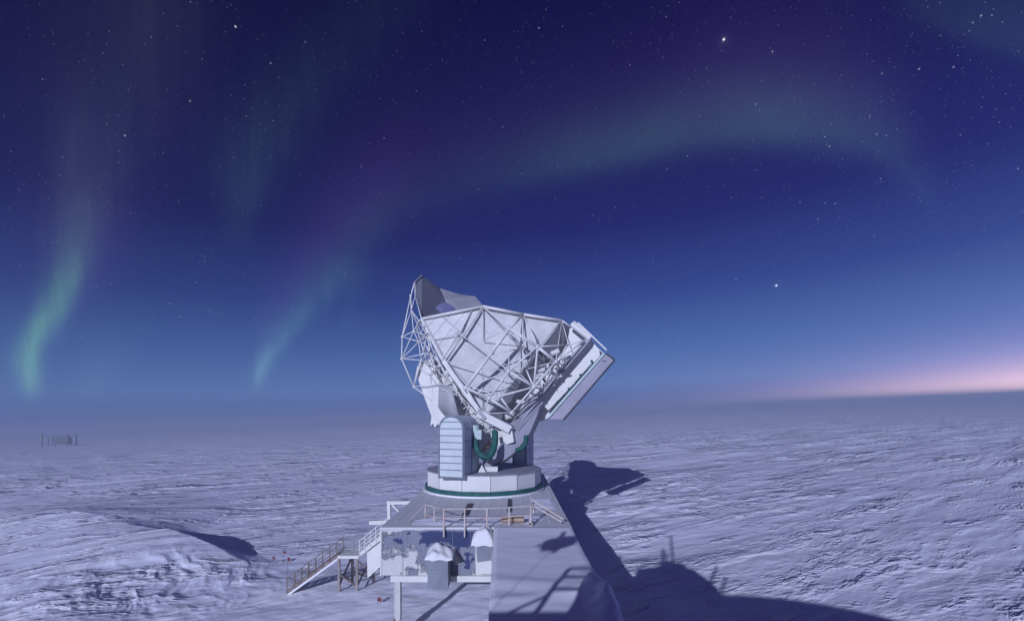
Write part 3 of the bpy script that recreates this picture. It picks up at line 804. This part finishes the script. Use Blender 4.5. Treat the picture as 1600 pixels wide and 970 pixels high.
# counterweight tray
tr = [P(947,553,34.9), P(959.5,562,34.9), P(879.5,655,34.6), P(857.5,655.5,34.6)]
m = MB().prism(tr, (-0.05, 2.0, 0.0)); cw = m.build('counterweight_tray', M['tray'], T, bevel=0.03)
MB().beam(P(944,552.5,34.86), P(855.5,653.5,34.56), 0.10, 0.16, (0.7,0,0.7)).build('tray_edge', M['seafoam'], cw)
MB().beam(P(960.3,562.5,34.86), P(880.3,656,34.56), 0.08, 0.10, (0.7,0,0.7)).build('tray_edge', M['dark'], cw)
MB().beam(P(947,552.2,34.83), P(960,561.6,34.83), 0.08, 0.10).build('tray_edge', M['dark'], cw)
for (u, v) in ((925,565.5), (907.5,587), (889.5,608.5), (872,629)):
    p = P(u, v, 35.2); MB().tube(p+Vector((0.1,0,-0.12)), p+Vector((-0.08,0,0.14)), 0.09, 8).build('tray_clamp', M['green'], cw)
MB().path([P(926,566.5,35.2), P(898,598,35.1)], 0.04, 6).build('tray_cable', M['green'], cw)
for (u, v) in ((944,564),(913,612),(872,649),(868,649)):
    p = P(u,v,34.87); MB().tube(p+Vector((-0.18,0,0.05)), p+Vector((0.18,0,-0.06)), 0.03, 6).build('tray_scuff', M['dark'], cw)

# trusswork in front of the skin
nd = dict(E=(650,248,36.3), E2=(583,262,36.6), J1=(376,598,34.9), J2=(394,606,34.85), A2=(492,425,35.5), B2=(515,440,35.4), Fc=(252,328,36.7), L1=(310,465,35.8),
          N4=(825,392,34.2), G=(915,300,36.9), N6=(1010,512,34.2), N7=(700,562,34.1), N8=(537,783,34.3), N9=(820,672,33.6), N10=(692,850,34.1), N11=(762,836,34.0),
          N12=(985,777,34.0), N13=(840,945,34.6), N14=(1130,610,34.6), N15=(1198,640,35.6), N16=(910,522,35.3), K=(645,950,34.9), H=(1170,340,37.5), R1=(1320,470,36.2),
          R2=(1215,500,36.0), S1=(975,405,35.4), K4=(850,955,34.8), S2=(540,770,34.6), R3=(1050,790,35.2), S3=(650,470,35.8), S4=(890,690,34.6), M2=(935,660,35.0), V1=(1225,570,36.2), H2=(1225,378,37.6))
def n3(k): return Z1(*nd[k])
TR = MB()
for k in ('N4','N6','N7','N8','N9','N10','N11','N12','N13','N14'):
    TR.ball(n3(k), 0.17, 0.17, 0.17, nu=8, nv=6)
TR = TR.build('truss', M['tube'], T, smooth=True)
def strut(a, b, r, par, mat='tube', name='strut'):
    a = n3(a) if isinstance(a, str) else a; b = n3(b) if isinstance(b, str) else b
    return MB().tube(a, b, r, 8).build(name, M[mat], par, smooth=True)
for k in ('N4','N6','N7','N8','N9','N10','N11','N12','N13','N14','A2','B2','J2','N16'):
    c = n3(k); g = MB(); q = random.Random(k)
    a = q.uniform(0, 3.14); d = Vector((math.cos(a), 0, math.sin(a))); e = Vector((-math.sin(a), 0, math.cos(a)))
    g.prism([c+d*0.30+Vector((0,-0.02,0)), c+e*0.22+Vector((0,-0.02,0)), c-d*0.30+Vector((0,-0.02,0)), c-e*0.22+Vector((0,-0.02,0))], (0, 0.05, 0)); g.build('gusset', M['beam'], TR)
big = [('Fc','E',.13),('E','G',.14),('G','H',.13),('H','H2',.08),('E2','A2',.09),('A2','J1',.09),('E','B2',.09),('B2','J2',.09),
       ('E','N4',.09),('N4','N6',.13),('N6','N14',.13),('N14','N15',.10),('N4','N7',.15),('N7','N8',.14),('G','N4',.13)]
mid = [('B2','N7',.05),('S3','E',.03),('G','N6',.08),('G','N16',.06),('H','N6',.05),('N4','N16',.07),('N7','N9',.07),('N7','N16',.05),('N9','N6',.09),('N9','N8',.05),
       ('N9','N10',.09),('N9','N12',.10),('N9','S4',.07),('N8','N10',.09),('N10','N13',.10),('N10','N11',.07),('N11','N12',.08),('N11','N13',.09),('N12','N13',.08),
       ('N12','N14',.09),('N12','N6',.08),('N6','M2',.06),('N6','R2',.06),('R2','R1',.06),('N14','R1',.07),('N14','V1',.06),('N12','R3',.08),('R3','N14',.06),('N13','R3',.08),
       ('N8','K',.07),('N10','K',.06),('J2','N8',.06),('J2','N9',.045),('N4','N9',.045),('N16','N9',.05),('N6','S4',.05),('M2','N12',.08),('H','R2',.04),('L1','A2',.05),('A2','E2',.05)]
for a, b, r_ in big + mid: strut(a, b, r_*0.92, TR)
for a, b in (('E','N16'),('G','S1'),('S1','N6'),('A2','N7'),('S3','N4'),('N7','S4'),('N8','N13'),('S2','N11'),('N16','M2'),('M2','N14'),('N9','N11'),('K','N13'),('R2','N14'),('V1','R3'),('H','N14'),('S4','N12')):
    strut(a, b, 0.035, TR)
# conspicuous left edge girder
MB().beam(Z1(248,328,36.9), Z1(392,605,34.9), 0.22, 0.24).build('edge_girder', M['white'], T)
MB().beam(Z1(392,605,34.9), Z1(655,975,34.7), 0.28, 0.34).build('edge_girder', M['white'], T)
MB().beam(Z1(430,680,34.86), Z1(665,985,34.62), 0.16, 0.26).build('edge_girder', M['beam'], T)
MB().beam(P(747,645,34.8), P(797,671,34.9), 0.3, 0.6).build('edge_girder', M['white'], T)

# side trusswork on the left flank
LT = MB()
ln = dict(a=(204,88,41.3), b=(176,178,40.5), c=(120,446,39.0), d=(116,592,38.4), e=(196,775,38.0), f=(335,880,37.5), g=(248,330,37.6), h=(196,95,41.6), i=(232,345,38.8), j=(284,440,37.2), k=(302,548,36.8), l=(335,645,36.6), m=(430,760,36.2), n=(205,180,40.6), o=(180,270,39.8), p=(195,410,38.6), q=(228,480,38.2), r=(270,490,37.6), s=(245,600,37.6), t=(222,640,37.8), u=(300,700,37.4), v=(345,760,36.9), w=(470,800,36.0), x=(560,930,35.6), y=(520,860,36.6), z=(380,640,36.0))
def l3(k): return Z1(*ln[k])
for k in 'bcdeijklmp': LT.ball(l3(k), 0.13, 0.13, 0.13, nu=8, nv=6)
LT = LT.build('truss', M['tube'], T, smooth=True)
pairs = 'ab an hb ng gi no ob bc oc cd de ef cp pq qd dp cr oi op pi ij jk kl lm pj qj qr rk dk ks st ds se te lu uv sl tu uf jz zk lz mv mw wx xy ym wz ve rj ig er sq ol'.split()
for q in pairs: strut(l3(q[0]), l3(q[1]), 0.055 if q in ('bc','cd','de','ob','ef') else 0.042, LT)
random.seed(5)
edge = [Z1(260,345,37.0), Z1(330,560,36.4), Z1(430,745,36.0), Z1(560,900,35.6), Z1(640,990,35.4), P(770,668,35.6)]
edge2 = [Z1(215,390,38.4), Z1(290,640,37.4), Z1(400,790,36.6), Z1(500,930,36.2), Z1(600,1030,35.8), P(764,676,35.8)]
for i in range(5):
    strut(edge[i], edge[i+1], 0.05, LT); strut(edge2[i], edge2[i+1], 0.045, LT)
    for t in (0.0, 0.33, 0.66):
        p = edge[i].lerp(edge[i+1], t); q = edge2[i].lerp(edge2[i+1], t); q2 = edge2[i].lerp(edge2[i+1], min(1, t+0.33))
        strut(p, q, 0.035, LT); strut(p, q2, 0.03, LT)
# white side housing with torn lower edge, and the bare curved panel in front of it
hs = [P(652,574,38.2), P(660,565,38), P(672,559,37.6), P(681,580,37.2), P(688,605,37), P(700,640,36.8), P(712,655,36.8), P(700,668,37), P(690,672,37), P(684,662,37.2), P(680,668,37.3), P(676,662,37.4), P(672,666,37.5), P(674,650,37.6), P(664,624,37.8), P(653,592,38.1)]
m = MB().prism(hs, (0.6, 2.6, 0.1)); m.build('side_housing', M['white'], T, bevel=0.02)
m = MB().slab([P(684,600,38.0), P(700,572,37.9), P(714,590,37.6), P(752,648,37.0), P(766,670,36.8), P(712,672,37.2), P(690,642,37.6)], 0.3); m.build('body_panel', M['skin'], T)
m = MB()
n = 10; vs = []
for k in range(n):
    s = k/(n-1)
    vs.append(P(685.5+20.5*s, 603+4*s-3*math.sin(s*math.pi), 36.0+0.5*math.cos(s*math.pi)-0.6))
for k in range(n):
    s = k/(n-1)
    vs.append(P(684.5+0.02*s, 632, 36.0) if False else P(684.5+32*s, 636+14*math.sin(s*math.pi*0.9)+8*s, 36.0+0.6*math.cos(s*math.pi)-0.7))
m.add(vs, [(k, k+1, n+k+1, n+k) for k in range(n-1)])
o = m.build('curved_panel', M['alu_light'], T, smooth=True); so = o.modifiers.new('thick', 'SOLIDIFY'); so.thickness = 0.06
m = MB(); m.tube(P(690,607,35.3), P(704,613,35.2), 0.04, 6); m.build('panel_lip', M['tube'], T)
for (X, Y_) in ((280,432), (300,545), (430,762), (235,355)):
    c = Z1(X, Y_, 35.8); MB().beam(c-Vector((0.12,0,0.1)), c+Vector((0.14,0,0.1)), 0.1, 0.09).build('drive_motor', M['dark'], T)

# ------------------------------------------------------------------ far research hut, half lost in blown snow
HY = 387.0
def hp(u, v): return P(u, v, HY)
hb = hp(90, 697)
hz = SLOPE*hb.x - 0.5
Hh = thing('research_hut', 'distant two tower research hut nearly lost in blowing snow at far left', 'hut', (hb.x, HY, hz))
def hbox(u0, v0, u1, v1, d, name, mat, y=0):
    a = hp(u0, v1); b = hp(u1, v0)
    return MB().box(a.x, HY+y, max(hz, a.z) if name != 'tower' else hz, b.x, HY+d, b.z).build(name, mat, Hh)
hbox(80, 681, 106, 694, 4, 'body', M['hut_body'])
hbox(62.5, 677.5, 64.5, 698, 1.2, 'tower', M['hut_tower'])
hbox(115.5, 677.5, 118.0, 698, 1.6, 'tower', M['hut'])
hbox(65, 682.5, 79.8, 683.4, 0.8, 'walkway', M['hut'])
hbox(108.3, 682, 115.2, 683.4, 0.8, 'walkway', M['hut'])
hbox(73.5, 684.2, 75, 698, 0.9, 'leg', M['hut']); hbox(84, 694.2, 85.2, 699, 1, 'leg', M['hut']); hbox(102, 694.2, 103.2, 699, 1, 'leg', M['hut'])
hbox(95, 679.5, 103, 680.9, 3, 'roof_unit', M['hut'])

# ------------------------------------------------------------------ the station behind the viewpoint (its shadow falls into view)
V = thing('viewing_station', 'instrument station with roof cabin standing behind the viewpoint', 'building', (0, -6, 0))
MB().box(-9, -22, 0.0, 11, -1.02, 8.0).build('wall', M['dark_wall'], V)
MB().prism([(x, -1.02, z) for x, z in ((-4.0,8.003),(1.5,8.003),(1.5,11.7),(1.25,12.6),(1.0,13.25),(0.5,13.6),(0.2,13.95),(-0.3,14.05),(-0.7,14.5),(-1.6,14.55),(-2.2,14.35),(-2.8,14.1),(-4.0,13.95))], (0,-1.7,0)).build('cabin', M['white'], V)
MB().box(-9, -2.7, 8.003, -4.003, -1.02, 10.6).build('deck', M['beam'], V)
dk = MB().box(-9.0, -1.35, 10.603, -4.003, -1.05, 11.75); dk.build('parapet', M['white'], V)
for xx in (-5.0,): MB().box(xx-0.07, -1.25, 11.753, xx+0.07, -1.11, 13.3).build('post', M['rail'], V)
for zz in (13.3, 12.95, 12.5): MB().tube((-5.0, -1.18, zz), (-4.0, -1.18, zz), 0.06, 8).build('rail', M['rail'], V)
for (a_, b_, r_) in (((-1.5,-1.5,14.3),(-1.95,-1.5,17.7),0.09), ((-2.3,-1.5,14.2),(-2.5,-1.5,16.1),0.12), ((-2.0,-1.5,14.3),(-2.15,-1.5,15.7),0.08), ((1.0,-1.6,13.0),(1.75,-1.6,14.4),0.10), ((1.3,-2.0,12.2),(2.1,-2.0,13.7),0.09), ((-6.6,-1.2,11.3),(-5.0,-1.2,12.3),0.05)):
    MB().tube(a_, b_, r_, 8).build('mast', M['rail'], V)
MB().tube((-6.5,-1.4,11.75), (-6.5,-1.4,14.5), 0.015, 6).build('mast', M['rail'], V)
m = MB(); m.ball((-6.5,-1.4,14.75), 0.62, 0.1, 0.42, 4, 0.45, 11, 7); m.tube((-7.4,-1.4,14.6),(-5.7,-1.4,14.72),0.07,6); m.tube((-6.3,-1.4,14.2),(-6.75,-1.4,15.5),0.12,6); m.ball((-6.0,-1.4,15.0), 0.3, 0.1, 0.3, 9, 0.5, 9, 6); m.build('wind_vane', M['dark'], V)
# flared instrument shield behind the cabin
m = MB(); nn = 48; vs = []; fs = []
cx, cy = 1.2, -13.6
for (r_, z) in ((6.2, 8.05), (10.4, 12.95), (10.3, 12.95), (6.1, 8.05)):
    for k in range(nn):
        a = 2*math.pi*k/nn; vs.append((cx+math.cos(a)*r_, cy+math.sin(a)*r_, z))
for q in range(4):
    for k in range(nn):
        k2 = (k+1) % nn; a = q*nn; b = ((q+1) % 4)*nn
        fs.append((a+k, a+k2, b+k2, b+k))
m.add(vs, fs).build('ground_shield', M['alu_light'], V, smooth=True)

# ------------------------------------------------------------------ haze
def haze():
    m = bpy.data.materials.new('ice_haze'); m.use_nodes = True
    nt = m.node_tree; nt.nodes.clear()
    out = nt.nodes.new('ShaderNodeOutputMaterial'); pv = nt.nodes.new('ShaderNodeVolumePrincipled')
    pv.inputs['Color'].default_value = (0.64, 0.74, 1.0, 1); pv.inputs['Density'].default_value = 0.0016
    pv.inputs['Anisotropy'].default_value = 0.0
    nt.links.new(pv.outputs[0], out.inputs['Volume'])
    b = MB().box(-3600, -3600, -4.0, 3600, 3600, 27.2)
    o = b.build('haze', m); o.rotation_euler = (0, -math.atan(SLOPE), 0)
    o['kind'] = 'stuff'; o['label'] = 'thin blowing ice haze over the whole plain'
haze()

# ------------------------------------------------------------------ night sky
SUN_DIR = Vector((0.36, 0.93, 0)).normalized()
SUN_EL = 20.0
def az(u): return math.degrees(math.atan((u-U0)/F))
def el(u, v):
    x, y, z = (u-U0)/F, 1.0, (V0-v)/F
    L = math.sqrt(x*x+y*y+z*z); return math.degrees(math.asin((z-SLOPE*x)/L))
def sky():
    w = bpy.data.worlds.new('World'); scene.world = w; w.use_nodes = True
    nt = w.node_tree; nt.nodes.clear(); n = N(nt)
    out = n.new('ShaderNodeOutputWorld'); bg = n.new('ShaderNodeBackground'); nt.links.new(bg.outputs[0], out.inputs[0])
    tc = n.new('ShaderNodeTexCoord'); d = tc.outputs['Generated']
    sep = n.new('ShaderNodeSeparateXYZ'); nt.links.new(d, sep.inputs[0]); x, y, z = sep.outputs
    zt = n.m('MULTIPLY_ADD', x, -SLOPE, z)
    E = n.m('MULTIPLY', n.m('ARCSINE', n.m('MINIMUM', n.m('MAXIMUM', zt, -1.0), 1.0)), 57.29578)
    A = n.m('MULTIPLY', n.m('ARCTAN2', x, y), 57.29578)
    base = n.ramp(n.maprange(E, 0, 60), [
        (0.0, lin(62,92,158)), (0.06, lin(90,121,183)), (0.13, lin(70,102,168)), (0.23, lin(44,66,138)), (0.36, lin(27,33,104)),
        (0.52, lin(20,18,82)), (0.72, lin(9,2,62)), (1.0, lin(5,1,44))])
    dimL = n.maprange(A, -50, 15, 0.62, 1.0, 'SMOOTHSTEP')
    lowE = n.maprange(E, 2, 22)
    dim = n.m('ADD', n.m('MULTIPLY', dimL, lowE), n.m('MULTIPLY', n.m('SUBTRACT', 1.0, lowE), n.maprange(A, -50, 15, 0.85, 1.0)))
    col = n.scalec(base, dim)
    # the moonlit air itself
    st = n.new('ShaderNodeTexSky'); st.sky_type = 'NISHITA'; st.sun_disc = False
    st.sun_elevation = R(SUN_EL); st.sun_rotation = math.atan2(-SUN_DIR.x, -SUN_DIR.y)
    col = n.addc(col, n.scalec(st.outputs[0], 0.0006))
    # violet fill added to the unseen rear sky, to lift and tint the shadows
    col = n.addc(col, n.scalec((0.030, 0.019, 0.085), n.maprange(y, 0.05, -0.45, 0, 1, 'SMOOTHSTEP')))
    # twilight glow low on the right
    def gauss(v, c, s):
        q = n.m('DIVIDE', n.m('SUBTRACT', v, c), s)
        return n.m('EXPONENT', n.m('MULTIPLY', n.m('MULTIPLY', q, q), -1.0))
    Ep = n.m('MAXIMUM', E, 0.0)
    def glow(c, k, ca, sa, he):
        g = n.m('MULTIPLY', gauss(A, ca, sa), n.m('EXPONENT', n.m('DIVIDE', Ep, -he)))
        return n.scalec(c, n.m('MULTIPLY', g, k))
    col = n.addc(col, glow((0.36, 0.25, 0.62), 1.2, 62, 25, 3.3))
    col = n.addc(col, glow((1.0, 0.60, 0.42), 8.0, 63, 20, 1.05))
    col = n.addc(col, glow((0.80, 0.42, 0.46), 0.40, 50, 28, 1.3))
    # aurora
    vecn = n.new('ShaderNodeCombineXYZ'); nt.links.new(n.m('MULTIPLY', A, 0.42), vecn.inputs[0]); nt.links.new(n.m('MULTIPLY', E, 0.05), vecn.inputs[1])
    rays = n.maprange(n.noise(vecn.outputs[0], 1.0, 4, 0.6, 0.6), 0.25, 0.75, 0.45, 1.35)
    v2 = n.new('ShaderNodeCombineXYZ'); nt.links.new(n.m('MULTIPLY', A, 1.5), v2.inputs[0]); nt.links.new(n.m('MULTIPLY', E, 0.10), v2.inputs[1])
    rays = n.m('MULTIPLY', rays, n.maprange(n.noise(v2.outputs[0], 1.0, 3, 0.6, 0.3), 0.3, 0.7, 0.84, 1.14))
    patchy = n.maprange(n.noise(d, 5.0, 3, 0.55), 0.3, 0.7, 0.75, 1.2)
    front = n.maprange(y, 0.05, 0.3)
    def band_h(pts, ints, s_lo, s_hi):
        c = n.curve(A, [(az(u), el(u, v)) for u, v in pts])
        k = n.curve(A, [(az(u), q) for u, q in ints])
        q = n.m('SUBTRACT', E, c)
        s = n.maprange(q, -0.3, 0.3, s_lo, s_hi)
        q = n.m('DIVIDE', q, s)
        g = n.m('EXPONENT', n.m('MULTIPLY', n.m('MULTIPLY', q, q), -1.0))
        return n.m('MULTIPLY', g, k)
    arcp = [(395,610),(412,575),(445,525),(500,440),(560,382),(620,338),(700,300),(790,273),(880,252),(960,234),(1050,212),(1150,196),(1250,196),(1330,208),(1390,230),(1425,262),(1450,300),(1480,350)]
    arci = [(396,0.0),(408,.75),(425,.7),(450,.35),(500,.28),(560,.38),(650,.22),(760,.3),(850,.48),(920,.66),(1000,.75),(1080,.85),(1180,1.0),(1280,.9),(1350,.7),(1400,.45),(1435,.2),(1480,0.0)]
    a1 = n.m('MULTIPLY', n.m('MULTIPLY', band_h(arcp, arci, 2.0, 4.0), front), patchy)
    def band_v(pts, ints, wid):
        c = n.curve(E, [(el(u, v), az(u)) for u, v in pts])
        k = n.curve(E, [(el(pts[0][0], v), q) for v, q in ints])
        s = n.curve(E, [(el(pts[0][0], v), q) for v, q in wid])
        q = n.m('DIVIDE', n.m('SUBTRACT', A, c), s)
        g = n.m('EXPONENT', n.m('MULTIPLY', n.m('MULTIPLY', q, q), -1.0))
        return n.m('MULTIPLY', n.m('MULTIPLY', g, k), front)
    a2 = n.m('MULTIPLY', band_v([(50,630),(47,595),(44,560),(58,520),(82,480),(98,440),(112,400),(128,330),(150,240),(185,130),(235,20)],
                [(640,0),(622,.15),(600,.7),(565,1.0),(535,.95),(500,.8),(470,.62),(430,.42),(390,.24),(300,.10),(150,.06),(0,.04)],
                [(630,0.55),(560,0.75),(500,0.9),(400,1.3),(200,3.0),(0,4.5)]), rays)
    a3 = n.m('MULTIPLY', band_v([(372,345),(380,300),(392,250),(420,195),(460,140),(520,80),(600,10)],
                [(400,0),(340,.2),(290,.32),(230,.30),(140,.18),(20,.1)], [(350,1.6),(250,3.0),(20,5.5)]), rays)
    a4 = n.m('MULTIPLY', band_v([(145,620),(152,580),(165,540),(180,500)], [(630,0),(600,.22),(570,.26),(530,.12),(490,0)], [(620,1.2),(500,2)]), rays)
    a5 = n.m('MULTIPLY', band_v([(540,510),(552,470),(566,430)], [(520,0),(495,.14),(465,.16),(420,0)], [(510,.8),(430,1.2)]), rays)
    a7 = n.m('MULTIPLY', band_v([(400,605),(404,588),(413,565),(430,540),(455,512),(490,475),(540,420)], [(610,0),(595,.5),(575,.95),(550,.8),(525,.4),(480,.35),(420,.25),(380,0)], [(605,.6),(560,.8),(480,1.8),(400,3)]), rays)
    a8 = n.m('MULTIPLY', band_v([(88,520),(100,480),(118,430),(135,380)], [(540,0),(500,.5),(460,.45),(380,0)], [(520,.5),(400,.8)]), rays)
    a6 = n.m('MULTIPLY', band_h([(1300,-60),(1420,5),(1500,38),(1600,68)], [(1380,0),(1480,.22),(1600,.3)], 1.2, 4.5), front)
    green = n.addc(n.addc(n.scalec((0.09,0.26,0.06), a2), n.scalec((0.018,0.046,0.032), a1)), n.scalec((0.028,0.07,0.05), n.m('ADD', n.m('ADD', n.m('ADD', a3, a8), n.m('ADD', a4, n.m('MULTIPLY', a7, 1.5))), n.m('ADD', a5, a6))))
    col = n.addc(col, green)
    # purple fringe above the arc and along the curtain
    pf = n.m('MULTIPLY', band_v([(60,560),(85,480),(118,400),(150,250),(200,100)], [(560,0),(450,.5),(380,.7),(250,.5),(60,.3)], [(560,2),(400,3.0),(60,6)]), 1.0)
    pf2 = band_h([(p[0], p[1]-60) for p in arcp], [(396,0),(450,.35),(560,.5),(700,.25),(1000,.3),(1180,.5),(1280,.45),(1380,.25),(1480,0)], 4.0, 6.0)
    col = n.addc(col, n.scalec((0.026, 0.008, 0.044), n.m('MULTIPLY', n.m('ADD', n.m('MULTIPLY', pf, rays), n.m('MULTIPLY', pf2, front)), 1.1)))
    # stars
    up = n.maprange(E, 1.0, 9.0)
    def stars(scale, rad, bright, seedoff):
        mp = n.new('ShaderNodeMapping'); nt.links.new(d, mp.inputs[0]); mp.inputs['Location'].default_value = (seedoff, seedoff*1.7, seedoff*0.3)
        mp.inputs['Rotation'].default_value = (seedoff, 0.4, 0.2)
        v = n.new('ShaderNodeTexVoronoi'); v.inputs['Scale'].default_value = scale; nt.links.new(mp.outputs[0], v.inputs['Vector'])
        q = n.m('SUBTRACT', 1.0, n.m('DIVIDE', v.outputs['Distance'], rad*scale), clamp=True)
        sc = n.new('ShaderNodeSeparateColor'); nt.links.new(v.outputs['Color'], sc.inputs[0])
        br = n.m('POWER', sc.outputs[0], 4.0)
        k = n.m('MULTIPLY', n.m('MULTIPLY', q, n.m('MULTIPLY_ADD', br, bright, bright*0.22)), up)
        tint = n.mixc(sc.outputs[1], (0.75, 0.85, 1.0), (1.0, 0.93, 0.9))
        return n.scalec(tint, k)
    col = n.addc(col, stars(62, 0.0010, 0.7, 3.1))
    col = n.addc(col, stars(165, 0.0008, 0.42, 7.7))
    # richer star field high on the right
    rich = n.m('MULTIPLY', gauss(A, az(1480), 17), gauss(E, el(1480,150), 11))
    col = n.addc(col, n.scalec(stars(150, 0.0009, 0.55, 1.3), rich))
    bright = [(1131,62,1.0),(368,42,.62),(1213,446,1.0),(842,44,.35),(195,212,.4),(600,216,.3),(1533,25,.32),(1207,81,.35),(297,158,.35),(423,99,.3),(265,474,.3),(1181,163,.3),(1043,264,.25),
              (1250,316,.25),(1296,229,.3),(1436,108,.35),(1150,436,.35),(1059,530,.35),(978,462,.25),(932,395,.2),(745,382,.2),(645,338,.22),(477,66,.22),(565,262,.25),(1278,343,.25),(1143,309,.2),(868,310,.2),(1074,244,.25),(1490,105,.3),(1378,115,.25),(1370,210,.25),(1305,318,.25),(1520,36,.2),(337,557,.2),(1033,442,.2),(1020,410,.2)]
    for u, v, b in bright:
        dv = Vector(((u-U0)/F, 1, (V0-v)/F)).normalized()
        vm = n.new('ShaderNodeVectorMath', operation='DISTANCE'); nt.links.new(d, vm.inputs[0]); vm.inputs[1].default_value = dv
        q = n.m('DIVIDE', vm.outputs['Value'], 0.0007 + 0.0007*b)
        g = n.m('EXPONENT', n.m('MULTIPLY', n.m('MULTIPLY', q, q), -1.0))
        if b > 0.7:
            g2 = n.m('EXPONENT', n.m('DIVIDE', vm.outputs['Value'], -0.0035))
            g = n.m('MULTIPLY_ADD', g2, 0.045, g)
        col = n.addc(col, n.scalec((0.85, 0.9, 1.0), n.m('MULTIPLY', g, 1.3*b if b > 0.5 else 0.9*b+0.1)))
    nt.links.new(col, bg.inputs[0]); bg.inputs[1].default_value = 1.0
    w.cycles.sampling_method = 'MANUAL'; w.cycles.sample_map_resolution = 512
sky()

# ------------------------------------------------------------------ moon
ld = bpy.data.lights.new('moon', 'SUN'); ld.energy = 3.75; ld.angle = R(0.5); ld.color = (0.70, 0.755, 1.0)
lo = bpy.data.objects.new('moon', ld); COL.objects.link(lo)
trav = Vector((SUN_DIR.x*math.cos(R(SUN_EL)), SUN_DIR.y*math.cos(R(SUN_EL)), -math.sin(R(SUN_EL))))
lo.rotation_euler = trav.to_track_quat('-Z', 'Y').to_euler()
lo.location = (-20, -40, 40)

# ------------------------------------------------------------------ camera
cd = bpy.data.cameras.new('camera'); co = bpy.data.objects.new('camera', cd); COL.objects.link(co)
co.location = (0, 0, CAM_Z); co.rotation_euler = (R(90), 0, 0)
cd.sensor_fit = 'HORIZONTAL'; cd.sensor_width = 36.0; cd.lens = 36.0*F/1600.0
cd.shift_x = 0.0; cd.shift_y = (V0-485.0)/1600.0
cd.clip_start = 0.1; cd.clip_end = 12000
scene.camera = co

vs_ = scene.view_settings
vs_.view_transform = 'Standard'; vs_.look = 'None'; vs_.exposure = 0.0; vs_.gamma = 1.0; vs_.use_curve_mapping = False
scene.render.engine = 'CYCLES'
scene.cycles.use_denoising = True
scene.cycles.max_bounces = 5; scene.cycles.diffuse_bounces = 3; scene.cycles.volume_bounces = 0
scene.cycles.use_adaptive_sampling = False
